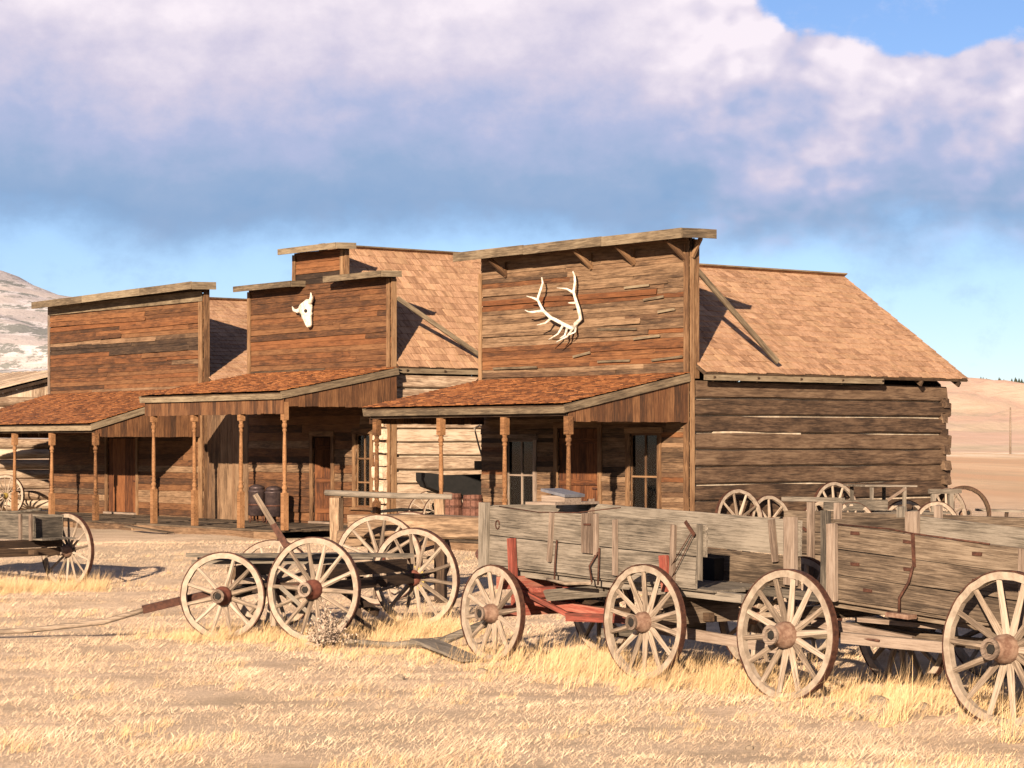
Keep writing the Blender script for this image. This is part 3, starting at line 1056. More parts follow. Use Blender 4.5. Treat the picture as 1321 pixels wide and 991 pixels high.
# ---- vertical boards closing the gap between the two ----
def build_gap_fence():
    root = thing('board_screen', 'tall screen of upright boards closing the gap beside the milk cans', 'fence', to_world(-18.22, .05), STREET)
    beam('rail', root, (.0, .06, 1.0), (2.1, .06, 1.0), .1, .05, 'siding_dark')
    beam('rail', root, (.0, .06, 3.0), (2.1, .06, 3.0), .1, .05, 'siding_dark')
    x = .02
    while x < 2.08:
        w = min(rng.uniform(.14, .24), 2.1 - x)
        beam('board', root, (x + w / 2, 0, .40), (x + w / 2, 0, 3.9 + rng.uniform(-.06, .06)), w - .01, .025, 'siding_grey', up=(1, 0, 0), nseg=3)
        x += w


build_gap_fence()


# ---- log cabin at the far end ----
def build_cabin():
    root = thing('log_cabin', 'round log cabin with jutting corner log ends behind the spoked wheel', 'building', to_world(-28.6, .2), STREET)
    n, h = 11, .30
    for i in range(n):
        z = GZ + (i + .5) * h
        # front wall and side wall, crossing at the corner
        for p0, p1 in (((-5, -1.6, z), (rng.uniform(.25, .5), -1.6, z)), ((0, -2.0 - rng.uniform(.0, .25), z + h / 2), (0, 4.5, z + h / 2))):
            L = (Vector(p1) - Vector(p0)).length
            vs, fs = tube_geo([(-L / 2 + L * k / 5, rng.uniform(-.012, .012), rng.uniform(-.012, .012)) for k in range(6)], [.148] * 6, 9, .06)
            link('log', mesh('log', vs, fs, True), root, frame(Vector(p1) - Vector(p0), (0, 0, 1), (Vector(p0) + Vector(p1)) / 2), 'log_pale')
    for side, ya in ((-1, -2.4), (1, 5.2)):
        roof = slab('roof', root, [(-5.4, ya, 3.62), (.2, ya, 3.62), (.2, 1.4, 4.55), (-5.4, 1.4, 4.55)], .08, 'siding_dark')
        for k in range(28):
            x = -5.3 + k * .2
            beam('roof_pole', roof, (x, ya - .1 * -side, 3.68), (x + rng.uniform(-.02, .02), 1.4, 4.62), .05, .17, 'log_pale', nseg=2, jit=.01, endjit=.06)
    for k in range(14):
        y = -1.6 + k * .43
        zt = 3.55 + .95 * (1 - abs(y + .2 - 1.4) / 3.8)
        beam('gable_board', root, (.02, y + .2, 3.3), (.02, y + .2, zt), .45, .03, 'log_pale', up=(0, 1, 0))


build_cabin()


# ------------------------------------------------------------------ trophies on the fronts
def build_antlers():
    root = thing('elk_antlers', 'pair of bleached white elk antlers hung on the false front', 'antlers', to_world(-3.5, -.04, 4.9), STREET)

    def c(px, py, d):      # measured on the board front, metres from the skull plate
        return (-5.45 + px * .00309 + 3.5 + d * 1.15, -d, 6.18 - py * .00195 - 4.9 - d * .04)

    def antler(beam_pts, tines, r0):
        geos = []
        n = len(beam_pts)
        geos.append(tube_geo([c(*p) for p in beam_pts], [r0 * (1 - .62 * (i / (n - 1)) ** 1.4) for i in range(n)], 8, .06))
        for t in tines:
            m = len(t)
            geos.append(tube_geo([c(*p) for p in t], [r0 * .72 * (1 - .72 * i / (m - 1)) for i in range(m)], 7, .05))
        V, F = merge(geos)
        link('antler', mesh('antler', V, F, True), root, None, 'bone')
    antler([(655, 720, .05), (590, 690, .14), (530, 655, .20), (400, 580, .26), (320, 500, .30), (265, 380, .32), (300, 270, .30), (318, 210, .27), (308, 150, .24)],
           [[(265, 385, .32), (215, 362, .36), (150, 338, .42)], [(320, 505, .30), (220, 512, .36), (170, 508, .4), (132, 486, .42)],
            [(405, 590, .26), (350, 638, .36), (262, 655, .45)], [(530, 672, .20), (480, 760, .33), (385, 815, .42)], [(575, 690, .15), (550, 780, .30), (500, 808, .38)]], .045)
    antler([(655, 720, .05), (660, 660, .10), (712, 610, .14), (695, 520, .18), (668, 430, .2), (640, 330, .2), (655, 220, .18), (650, 160, .16), (632, 112, .14)],
           [[(640, 335, .2), (570, 292, .28), (470, 276, .36)], [(672, 445, .2), (585, 442, .32)],
            [(660, 690, .07), (655, 750, .22), (590, 778, .32)], [(640, 700, .08), (575, 790, .30), (465, 845, .40)]], .045)
    V, F = merge([box_geo(.13, .06, .16, 2, .012, c=(.03, -.04, -.12))])
    link('skull_plate', mesh('skull_plate', V, F), root, None, 'bone')


build_antlers()


def build_skull():
    root = thing('bison_skull', 'white horned bison skull nailed to the stepped front', 'skull', to_world(-13.3, -.04, 5.54), STREET, rot=(0, R(-20), R(STREET)))
    rows = [(.30, .15, .08), (.26, .21, .13), (.18, .215, .15), (.08, .20, .15), (.0, .15, .14), (-.06, .165, .13), (-.12, .12, .13), (-.22, .085, .12), (-.30, .07, .10), (-.35, .045, .06)]
    vs, fs, K = [], [], 10
    for z, w, d in rows:
        for k in range(K):
            t = 2 * math.pi * k / K
            vs.append((1.22 * w * math.cos(t) * (1 + rng.uniform(-.05, .05)), -.10 + d * math.sin(t) * .8, z + rng.uniform(-.012, .012)))
    for i in range(len(rows) - 1):
        for k in range(K):
            fs.append((i * K + k, (i + 1) * K + k, (i + 1) * K + (k + 1) % K, i * K + (k + 1) % K))
    fs.append(tuple(range(K)))
    fs.append(tuple((len(rows) - 1) * K + k for k in range(K - 1, -1, -1)))
    link('cranium', mesh('cranium', vs, fs, True), root, None, 'bone')
    for s in (-1, 1):
        tube('horn', root, [(s * .16, -.1, .20), (s * .30, -.13, .19), (s * .40, -.16, .25), (s * .43, -.17, .36)], [.065, .055, .04, .012], 'bone', 8, .05)
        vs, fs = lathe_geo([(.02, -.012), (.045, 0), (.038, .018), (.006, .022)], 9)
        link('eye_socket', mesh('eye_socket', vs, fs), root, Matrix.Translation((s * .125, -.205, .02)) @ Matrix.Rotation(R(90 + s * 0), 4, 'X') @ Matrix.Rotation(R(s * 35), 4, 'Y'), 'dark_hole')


build_skull()

# ------------------------------------------------------------------ wheels and wagons
WCACHE = {}


def wheel(parent, center, outward, d, spokes=14, hub='hub_rust', name='wheel', tilt=0.0, skip=(), wood_mat='wheel_wood', rim_w=.055, rim_h=.068, hub_r=.105, hub_l=.26, ring=None, as_root=None, spoke_r=.029):
    """spoked wheel; the felloe ring is the wheel itself, tyre, hub and spokes belong to it"""
    key = (round(d, 2), spokes, hub, wood_mat, rim_w, rim_h, hub_r, spoke_r)
    Rr = d / 2
    if key not in WCACHE:
        S = 48
        def ring_geo(r0, r1, w, jitter=0.0):
            vs, fs = [], []
            for k in range(S):
                t = 2 * math.pi * k / S
                j = rng.uniform(-jitter, jitter)
                for r, z in ((r0, -w / 2), (r1, -w / 2), (r1, w / 2), (r0, w / 2)):
                    vs.append(((r + j) * math.cos(t), (r + j) * math.sin(t), z + j * .6))
            for k in range(S):
                k2 = (k + 1) % S
                for q in range(4):
                    q2 = (q + 1) % 4
                    fs.append((k * 4 + q, k2 * 4 + q, k2 * 4 + q2, k * 4 + q2))
            return vs, fs
        rim = mesh('felloe', *ring_geo(Rr - .012 - rim_h, Rr - .014, rim_w, .005))
        rim.materials.append(MATS['wheel_rim' if wood_mat == 'wheel_wood' else wood_mat])
        tyre = mesh('tyre', *ring_geo(Rr - .013, Rr, rim_w + .008))
        tyre.materials.append(MATS['rust'])
        hl = hub_l
        hubm = mesh('hub', *lathe_geo([(hub_r * .6, -hl * .45), (hub_r * .85, -hl * .42), (hub_r, -hl * .2), (hub_r * 1.05, 0), (hub_r, hl * .22), (hub_r * .82, hl * .34), (hub_r * .70, hl * .45), (hub_r * .70, hl * .72), (hub_r * .52, hl * .73), (hub_r * .50, hl * .60), (.012, hl * .60)], 18))
        hubm.polygons.foreach_set('use_smooth', [True] * len(hubm.polygons))
        hubm.materials.append(MATS[hub])
        band = mesh('hub_band', *lathe_geo([(hub_r * .72, hl * .64), (hub_r * .76, hl * .65), (hub_r * .76, hl * .74), (hub_r * .50, hl * .742), (hub_r * .46, hl * .62)], 18))
        band.materials.append(MATS['wagon_pale'])
        r0, r1 = hub_r * .9, Rr - rim_h * .9
        vs, fs = tube_geo([(r0, 0, -.03), (r0 + (r1 - r0) * .25, 0, -.022), (r0 + (r1 - r0) * .7, 0, -.008), (r1, 0, 0)], [spoke_r * 1.15, spoke_r * 1.1, spoke_r * .88, spoke_r * .82], 6)
        sp = mesh('spoke', vs, fs)
        sp.materials.append(MATS[wood_mat])
        WCACHE[key] = (rim, tyre, hubm, band, sp)
    rim, tyre, hubm, band, sp = WCACHE[key]
    z = Vector(outward).normalized()
    M = frame(Vector((0, 0, 1)).cross(z), z, center) if abs(z.z) < .9 else Matrix.Translation(center)
    M = M @ Matrix.Rotation(rng.uniform(0, 6.28), 4, 'Z')
    if as_root:
        w = link('cartwheel', rim, None, M)
    else:
        w = link('wheel', rim, parent, M)
    link('tyre', tyre, w)
    link('hub', hubm, w)
    link('hub_band', band, w)
    if 'nut' not in WCACHE:
        WCACHE['nut'] = mesh('axle_nut', *lathe_geo([(.045, .0), (.045, .03), (.02, .035)], 6))
        WCACHE['nut'].materials.append(MATS['dark_hole'])
    link('axle_nut', WCACHE['nut'], w, Matrix.Translation((0, 0, hub_l * .601)))
    if ring:
        g = mesh('hub_ring', *lathe_geo([(hub_r * 1.03, -.03), (hub_r * 1.45, -.028), (hub_r * 1.45, -.04), (hub_r * 1.0, -.042)], 18))
        link('hub_ring', g, w, None, ring)
    for k in range(spokes):
        if k in skip:
            continue
        a = 2 * math.pi * (k + rng.uniform(-.03, .03)) / spokes
        link('spoke', sp, w, Matrix.Rotation(a, 4, 'Z'))
    return w


def W(name, label, cat, loc, rz=STREET, group=None):
    return thing(name, label, cat, (loc[0], loc[1], ground_z(loc[0], loc[1]) if len(loc) < 3 else loc[2]), rz, group)


def box_side(parent, x0, x1, y, zs, tilt, mat, t=.03, name='side_board'):
    for k, (a, b) in enumerate(zs):
        m = mat[k] if isinstance(mat, (list, tuple)) else mat
        beam(name, parent, (x0 + rng.uniform(-.02, .02), y, (a + b) / 2 + tilt * x0), (x1 + rng.uniform(-.02, .02), y, (a + b) / 2 + tilt * x1), b - a - .008, t, m, nseg=5, jit=.004, endjit=.012)


def cleat(parent, x, y, z0, z1, mat='wagon_pale', w=.06, t=.035, lean=0.0):
    return beam('cleat', parent, (x, y, z0), (x + lean, y, z1), w, t, mat, up=(1, 0, 0), endjit=.008)


# ---- red-geared grey wagon in the middle ----
def build_red_wagon():
    r = W('freight_wagon', 'grey plank freight wagon on faded red running gear, open at the tail', 'wagon', (-.22, 26.0, 0))
    for x, y, d, o in ((0, 0, 1.09, -1), (2.56, 0, 1.20, -1), (0, 1.62, 1.09, 1), (2.56, 1.62, 1.20, 1)):
        wheel(r, (x, y, d / 2 - .02), (0.02, o, .03), d, 12 if d < 1.1 else 14, 'hub_rust')
    T = -.033
    box_side(r, -.62, 3.11, .35, ((1.36, 1.70),), T, 'wagon_grey')
    box_side(r, -.58, 2.96, .352, ((1.02, 1.355),), T, 'wagon_grey')
    box_side(r, -.62, 3.42, 1.40, ((1.36, 1.74),), T, 'wagon_grey')
    box_side(r, -.58, 3.42, 1.402, ((1.02, 1.355),), T, 'wagon_brown')
    beam('shaded_hole_block', r, (1.93, 1.30, 1.08), (2.30, 1.30, 1.07), .24, .14, 'dark_hole')  # added black block; its colour stands in for a shaded hole in the boards
    beam('floor_board', r, (-.55, .60, 1.03), (3.2, .60, .91), .03, .46, 'wagon_grey')
    beam('floor_board', r, (-.55, 1.12, 1.03), (3.0, 1.12, .91), .03, .50, 'wagon_grey')
    for z in (1.20, 1.55):
        beam('end_board', r, (-.56, .37, z), (-.56, 1.39, z), .33, .03, 'wagon_grey')
    # corner post and outside cleats
    cleat(r, -.56, .315, .97, 1.75, 'wagon_grey', .15, .05)
    cleat(r, -.60, 1.36, 1.0, 1.76, 'wagon_grey', .10, .05)
    cleat(r, .62, .312, 1.12, 1.66, 'wagon_pale', .05, .04, .05)
    cleat(r, 1.29, .312, 1.24, 1.67, 'wagon_pale', .20, .03)
    cleat(r, 1.42, .318, 1.22, 1.665, 'wagon_pale', .05, .05)
    cleat(r, 1.74, .312, 1.02, 1.61, 'wagon_pale', .055, .04)
    cleat(r, 2.64, .312, 1.0, 1.58, 'wagon_pale', .06, .04, .03)
    cleat(r, 3.06, .312, 1.02, 1.60, 'wagon_grey', .06, .03)
    cleat(r, 3.34, 1.34, .95, 1.66, 'wagon_pale', .16, .05)
    cleat(r, 3.10, 1.355, 1.18, 1.62, 'wagon_pale', .07, .04, -.06)
    cleat(r, .10, 1.36, 1.3, 1.79, 'wagon_pale', .07, .05)
    beam('iron_strap', r, (1.24, .29, 1.55), (1.36, .29, 1.55), .02, .012, 'rust', nseg=1)
    beam('iron_strap', r, (2.86, .30, 1.62), (3.0, .30, 1.48), .04, .012, 'rust', nseg=1)
    tube('iron_rod', r, [(.76, .31, 1.36), (.74, .30, 1.1), (.74, .29, .86)], [.011] * 3, 'rust', 6)
    tube('iron_rod', r, [(1.46, .31, 1.25), (1.34, .29, 1.1), (1.38, .29, .92)], [.011] * 3, 'rust', 6)
    tube('iron_rod', r, [(1.48, .31, 1.30), (1.47, .30, .9)], [.011] * 2, 'rust', 6)
    tube('wire', r, [(-.3, .33, 1.71), (.4, .33, 1.66), (1.1, .32, 1.67), (1.5, .6, 1.73)], [.006] * 4, 'rust', 5)
    tube('wire', r, [(3.0, .29, 1.5), (2.75, .29, 1.15), (2.62, .29, .98)], [.005] * 3, 'rust', 5)
    tube('wire', r, [(2.95, .29, 1.5), (2.66, .29, 1.16)], [.005] * 2, 'rust', 5)
    tube('iron_ring', r, [(-.33 + .035 * math.cos(a), .33, 1.5 + .05 * math.sin(a)) for a in np.linspace(0, 6.0, 10)], [.008] * 10, 'rust', 5)
    tube('brake_rod', r, [(.70, .22, .93), (1.05, .20, .90), (1.45, .22, .92)], [.018, .02, .018], 'wheel_wood', 6)
    # running gear
    for x, d in ((0, 1.09), (2.56, 1.2)):
        gm = 'red_paint' if x == 0 else 'wagon_brown'
        beam('axle', r, (x, .03, d / 2), (x, 1.59, d / 2), .12, .10, gm)
        beam('bolster', r, (x, .10, .86 - .03 * x), (x, 1.52, .86 - .03 * x), .14, .11, gm)
        beam('bolster_block', r, (x, .3, .70), (x, 1.3, .70), .20, .09, gm)
        beam('stake', r, (x + .02, .285, .88), (x - .02, .285, 1.36 - .04 * x), .08, .07, 'red_paint', up=(1, 0, 0))
        beam('stake', r, (x, 1.46, .80), (x, 1.46, 1.36), .07, .06, 'red_paint', up=(1, 0, 0))
    beam('reach_pole', r, (-.1, .82, .56), (2.7, .82, .60), .09, .08, 'siding_dark')
    beam('hound', r, (.05, .45, .66), (1.25, .75, .55), .09, .06, 'red_paint')
    beam('hound', r, (.05, 1.2, .66), (1.25, .9, .55), .09, .06, 'siding_dark')
    beam('hound', r, (.9, .34, .52), (2.3, .40, .56), .09, .06, 'red_paint')
    beam('sway_bar', r, (.45, .25, .80), (.45, 1.4, .80), .05, .22, 'red_paint')
    beam('hound', r, (.1, .30, .78), (.75, .5, .52), .05, .05, 'red_paint')
    beam('loose_plank', r, (.55, .32, .74), (1.5, .6, .84), .13, .03, 'wagon_grey', up=(0, -.6, 1))
    beam('brake_beam', r, (1.85, .05, .42), (1.85, 1.5, .42), .10, .07, 'wagon_grey')
    beam('loose_plank', r, (2.2, .3, .50), (4.0, .75, .34), .11, .05, 'wagon_pale')
    beam('sill', r, (-.4, .47, .975), (3.55, .47, .85), .09, .09, 'wagon_grey')
    beam('sill', r, (-.4, 1.27, .975), (3.9, 1.27, .85), .09, .09, 'wagon_grey')


build_red_wagon()


# ---- brown wagon to its right ----
def build_brown_wagon():
    r = W('freight_wagon', 'brown board freight wagon with pale cleats and rust straps, wheel hubs cream rimmed', 'wagon', (2.61, 22.1, 0))
    for x, y, d, o in ((0, 0, 1.26, -1), (2.66, 0, 1.36, -1), (0, 1.62, 1.26, 1), (2.66, 1.62, 1.36, 1)):
        wheel(r, (x, y, d / 2 - .03), (0.03, o, .05), d, 14, 'hub_rust', rim_w=.065, rim_h=.07, hub_r=.125, hub_l=.32, spoke_r=.032)
    T = -.062
    box_side(r, .22, 3.9, .35, ((1.44, 1.665), (1.20, 1.44)), T, 'wagon_brown', t=.035)
    box_side(r, .24, 3.9, .352, ((.965, 1.195),), T, 'wagon_brown', t=.035)
    box_side(r, .24, 3.9, 1.40, ((1.46, 1.74), (1.2, 1.455), (.96, 1.195)), T, ['wagon_grey', 'wagon_brown', 'wagon_brown'], t=.035)
    for z in (1.1, 1.36, 1.60):
        beam('end_board', r, (.26, .37, z - .02), (.26, 1.39, z - .02), .24, .03, 'wagon_brown')
    beam('floor_board', r, (.25, .6, .94), (3.9, .6, .71), .03, .48, 'wagon_brown')
    beam('floor_board', r, (.25, 1.12, .94), (3.9, 1.12, .71), .03, .5, 'wagon_brown')
    cleat(r, .30, .305, .93, 1.66, 'wagon_pale', .11, .045)
    cleat(r, .16, .36, .90, 1.78, 'wagon_grey', .07, .07)
    cleat(r, .16, 1.42, .90, 1.80, 'wagon_grey', .07, .07)
    cleat(r, 2.62, .305, .82, 1.50, 'wagon_pale', .13, .045)
    cleat(r, .36, 1.36, 1.4, 1.76, 'wagon_pale', .16, .04)
    beam('iron_strap', r, (1.30, .325, 1.59), (1.31, .325, 1.29), .035, .012, 'rust', up=(1, 0, 0), nseg=1)
    tube('iron_rod', r, [(1.31, .315, 1.3), (1.27, .30, 1.15), (1.16, .295, 1.0), (1.16, .29, .86)], [.014] * 4, 'rust', 6)
    beam('iron_plate', r, (1.06, .27, .85), (1.34, .27, .835), .04, .12, 'hub_rust')
    for x, z in ((.52, 1.58), (.52, 1.29), (.68, 1.05), (1.18, 1.52), (1.18, 1.27), (2.0, 1.44), (2.0, 1.20)):
        beam('iron_strap', r, (x, .328, z), (x + .11, .328, z - .005), .03, .012, 'rust', nseg=1)
    tube('iron_rod', r, [(.33, .33, 1.655), (1.0, .325, 1.63), (1.3, .325, 1.595), (2.2, .325, 1.53)], [.009] * 4, 'rust', 5)
    for x, d in ((0, 1.26), (2.66, 1.36)):
        beam('axle', r, (x, .03, d / 2 - .02), (x, 1.59, d / 2 - .02), .13, .11, 'wagon_brown')
        beam('bolster', r, (x, .12, .80 - .02 * x), (x, 1.5, .80 - .02 * x), .13, .12, 'wagon_brown')
    beam('reach_pole', r, (-.2, .82, .60), (3.0, .82, .58), .1, .09, 'wagon_brown')
    beam('hound', r, (.05, .30, .72), (1.1, .55, .58), .10, .06, 'wagon_pale')
    beam('hound', r, (.55, .20, .60), (1.75, .34, .58), .10, .08, 'wagon_pale')
    beam('hound', r, (.05, 1.2, .66), (1.3, .9, .58), .08, .06, 'wagon_brown')
    beam('loose_plank', r, (.5, .5, .76), (1.4, .75, .72), .04, .2, 'wagon_pale')
    tube('iron_rod', r, [(.05, .25, .76), (.40, .22, .76), (.50, .2, .62), (1.0, .2, .60)], [.012] * 4, 'rust', 6)
    beam('sill', r, (.1, .47, .905), (3.9, .47, .67), .08, .09, 'wagon_brown')


build_brown_wagon()


# ---- running gear with tongue, left of centre ----
def build_gear():
    r = W('wagon_running_gear', 'bare wagon running gear with red-brown hubs and a long tongue on the grass', 'wagon', (-3.0, 29.6, 0), 0)
    A = (-3.60 + 3.0, 28.95 - 29.6)
    B = (-2.44 + 3.0, 28.6 - 29.6)
    C = (-1.27 + 3.0, 30.7 - 29.6)
    D = (-3.15 + 3.0, 30.75 - 29.6)
    nf = Vector((A[0] - D[0], A[1] - D[1], 0)).normalized()
    nr = Vector((B[0] - C[0], B[1] - C[1], 0)).normalized()
    wheel(r, (A[0], A[1], .53), nf + Vector((.05, 0, .04)), 1.10, 12, 'hub_red', hub_r=.115, hub_l=.3, skip=(5,))
    wheel(r, (D[0], D[1], .57), -nf, 1.18, 12, 'hub_red', hub_r=.115, hub_l=.3)
    wheel(r, (B[0], B[1], .63), nr + Vector((.08, 0, .05)), 1.30, 14, 'hub_red', hub_r=.12, hub_l=.32)
    wheel(r, (C[0], C[1], .66), -nr + Vector((0, 0, .06)), 1.32, 14, 'hub_red', hub_r=.11, hub_l=.3, ring='yellow_paint')
    beam('axle', r, (*A, .54), (*D, .56), .12, .10, 'siding_dark')
    beam('axle', r, (*B, .64), (*C, .66), .13, .11, 'siding_dark')
    beam('bolster', r, (A[0] + .08, A[1] + .25, .80), (D[0] - .05, D[1] - .2, .80), .16, .11, 'siding_dark')
    beam('bolster', r, (B[0] + .12, B[1] + .22, .84), (C[0] - .15, C[1] - .28, .84), .16, .11, 'siding_dark')
    beam('stake', r, (B[0] + .02, B[1] + .12, .25), (B[0] - .42, B[1] + .1, .66), .05, .05, 'wagon_grey')
    for p0, p1, w in (((-1.1, -.35, 1.02), (1.75, -.05, 1.00), .05), ((-1.0, -.05, .98), (1.2, .30, .97), .14), ((-.95, .25, .99), (1.4, .62, .98), .16), ((-1.05, -.20, .93), (.9, .08, .92), .10)):
        beam('gear_plank', r, p0, p1, .05, w * 1.6, 'wagon_grey', nseg=4, jit=.006)
    beam('reach_pole', r, (-.5, .15, .58), (1.4, .2, .64), .1, .09, 'siding_dark')
    beam('hound', r, (-.45, .1, .58), (.5, -.1, .5), .08, .07, 'siding_dark')
    beam('hound', r, (.55, .6, .70), (1.3, -.35, .30), .09, .07, 'siding_dark')
    beam('hound', r, (.9, .05, .95), (1.1, -.45, .12), .10, .08, 'siding_dark')
    beam('drop_post', r, (.03, -.62, .15), (.02, -.62, .74), .07, .05, 'wheel_wood', up=(1, 0, 0))
    # tongue: iron-bound butt then pale pole lying out to the left
    tube('tongue', r, [(-1.55, -.52, .36), (-2.1, -.55, .20), (-3.0, -.62, .10), (-4.2, -.75, .045), (-5.4, -.9, .03)], [.034, .036, .034, .03, .025], 'wheel_wood', 8, .04)
    beam('tongue_butt', r, (-.6, -.25, .58), (-1.62, -.53, .35), .10, .09, 'rust')
    # raised pole with an iron sleeve
    beam('raised_pole', r, (.18, .1, 1.02), (-.28, .12, 1.78), .07, .05, 'wheel_wood', up=(1, 0, 0))
    beam('pole_sleeve', r, (.20, .085, .98), (-.05, .095, 1.40), .08, .065, 'rust', up=(1, 0, 0))
    tube('iron_rod', r, [(.18, -.50, .62), (.55, -.3, .74), (1.1, .1, .72)], [.012] * 3, 'rust', 6)


build_gear()


# ---- log cart behind it ----
def build_log_cart():
    r = W('log_cart', 'thick hewn log slung on a two-wheeled cart, with a chain on its end', 'cart', (-1.35, 35.2, .05), STREET + 38)
    hewn_log('hewn_log', r, (-1.15, 0, 1.13), (1.0, 0, 1.13), .34, .34, 'log_tan', nseg=6, jit=.02)
    hewn_log('hewn_log', r, (-1.35, .1, .93), (-.55, .1, .93), .24, .26, 'log_tan', nseg=4)
    beam('bolster', r, (-.45, -.72, .84), (-.45, .75, .84), .2, .16, 'siding_dark')
    beam('axle', r, (-.45, -.78, .66), (-.45, .80, .66), .13, .12, 'siding_dark')
    beam('prop', r, (.28, 0, -.02), (.28, 0, .97), .16, .16, 'siding_dark', up=(1, 0, 0))
    wheel(r, (-.45, -.80, .66), (0, -1, .03), 1.34, 14, 'hub_red')
    wheel(r, (-.45, .82, .66), (0, 1, .03), 1.34, 14, 'hub_red')
    for k in range(7):
        c = Vector((.97, -.19, 1.22 - k * .062))
        ax = Vector((1, 0, 0)) if k % 2 else Vector((0, 1, 0))
        pts = [c + ax * .028 * math.cos(a) + Vector((0, 0, .042 * math.sin(a))) for a in np.linspace(0, 5.9, 9)]
        tube('chain_link', r, pts, [.011] * 9, 'rust', 5)
    vs, fs = lathe_geo([(.03, -.045), (.09, -.045), (.075, -.02), (.075, .02), (.09, .045), (.03, .045)], 14)
    link('pulley', mesh('pulley', vs, fs), r, Matrix.Translation((.97, -.20, .72)) @ Matrix.Rotation(R(70), 4, 'X'), 'rust')


build_log_cart()


# ---- wagon cut by the picture's left edge ----
def build_left_wagon():
    x, y = -7.30, 38.2
    r = W('farm_wagon', 'low grey farm wagon standing in tall yellow grass before the far store', 'wagon', (x, y), -40)
    for xx, yy, o in ((0, 0, 1), (-2.4, 0, 1), (-2.4, -1.6, -1)):
        wheel(r, (xx, yy, .60), (.03, o if xx < -1 else -o, .02), 1.24, 14, 'hub_rust', spoke_r=.02)
    for xx in (0, -2.4):
        beam('axle', r, (xx, -1.57, .6), (xx, -.03, .6), .12, .1, 'siding_dark')
        beam('bolster', r, (xx, -1.45, .74), (xx, -.15, .74), .13, .1, 'siding_dark')
    box_side(r, -2.9, .22, -.85, ((.84, 1.20),), 0.0, 'wagon_grey')
    box_side(r, -2.9, .15, -.2, ((.84, 1.20),), 0.0, 'wagon_grey')
    beam('end_board', r, (.12, -.83, 1.0), (.12, -.22, 1.0), .34, .03, 'wagon_grey')
    for xx in (.16, -.1, -1.0):
        cleat(r, xx, -.885, .80, 1.22, 'wagon_pale', .06, .035)
    for i in range(4):
        beam('floor_board', r, (-2.95, -.78 + .18 * i, .82), (.42 + rng.uniform(-.1, .1), -.78 + .18 * i, .82), .03, .17, 'wagon_grey')
    tube('top_rail', r, [(-2.9, -.87, 1.22), (-1.2, -.87, 1.23), (-.2, -.86, 1.25), (.2, -.7, 1.30)], [.025] * 4, 'wagon_grey', 6)
    beam('reach_pole', r, (-2.6, -.8, .58), (.2, -.8, .6), .09, .08, 'siding_dark')
    beam('hound', r, (-.1, -1.1, .62), (-1.1, -.85, .52), .07, .06, 'siding_dark')


build_left_wagon()


# ---- boxed wagon behind the brown one ----
def build_rear_wagon():
    p = Vector((2.61, 22.1, 0)) + UX * -1.4 + VX * 3.1
    r = W('stake_wagon', 'brown stake-sided wagon box parked behind the brown freight wagon', 'wagon', (p.x, p.y))
    for xx in (-1.2, 1.5):
        for yy, o in ((-.25, -1), (1.35, 1)):
            wheel(r, (xx, yy, .58), (0, o, 0), 1.16, 12, 'hub_rust')
        beam('axle', r, (xx, -.22, .58), (xx, 1.32, .58), .12, .1, 'siding_dark')
        beam('bolster', r, (xx, 0, .76), (xx, 1.1, .76), .22, .12, 'siding_dark')
    box_side(r, -1.75, 2.1, 0, ((1.42, 1.66), (1.17, 1.415), (.90, 1.165)), 0, 'wagon_brown')
    box_side(r, -1.75, 2.1, 1.05, ((1.17, 1.62), (.90, 1.165)), 0, 'wagon_brown')
    beam('end_board', r, (-1.72, .02, 1.3), (-1.72, 1.03, 1.3), .6, .03, 'wagon_brown')
    beam('floor_board', r, (-1.7, .52, .885), (2.1, .52, .885), .03, 1.0, 'wagon_brown')
    for xx in (-1.28, -.86, .6, 1.9):
        cleat(r, xx, -.045, .85, 1.76, 'wagon_pale', .08, .05)
    beam('top_rail', r, (-1.75, -.02, 1.79), (-.8, -.02, 1.79), .05, .05, 'wagon_grey')
    beam('iron_strap', r, (-1.5, -.03, 1.50), (-1.36, -.03, 1.44), .03, .014, 'rust')


build_rear_wagon()


# ---- wheels and a small cart along the log wall of the near store ----
def lean_wheel(wx, wy, d, label, tilt=.10, spokes=12, hub='hub_rust', skip=(), nrm=None, dz=0.0, wm='wheel_wood', group=None):
    o = Vector((UX.x, UX.y, 0)) if nrm is None else Vector(nrm)
    o = (o.normalized() + Vector((0, 0, tilt))).normalized()
    gz = ground_z(wx, wy)
    w = wheel(None, Vector((wx, wy, gz + d / 2 * math.cos(tilt) - .015 + dz)), o, d, spokes, hub, as_root=True, skip=skip, wood_mat=wm)
    tag(w, label, 'wheel', group)
    return w


def wall_pt(yl, off):
    p = to_world(off, yl)
    return p.x, p.y


lean_wheel(*wall_pt(.98, .34), 1.24, 'pale spoked wheel leaning on the log wall next to the corner board', spokes=10)
lean_wheel(*wall_pt(1.9, .28), 1.10, 'broken-rimmed wheel leaning on the log wall behind the pale wheel', tilt=.16, spokes=8, skip=(2, 3, 6))
lean_wheel(*wall_pt(3.65, .36), 1.34, 'tallest pale wheel on the log wall, straw caught in its spokes', spokes=12)
lean_wheel(*wall_pt(7.05, .34), 1.16, 'dark rimmed wheel at the notched rear corner of the log wall', spokes=10, skip=(1, 4, 5))
lean_wheel(*wall_pt(7.75, .20), 1.20, 'bare rust-brown wheel rim standing past the rear corner of the log wall', spokes=8, skip=tuple(range(8)), nrm=(.25, -1, 0), wm='siding_dark', tilt=.12)


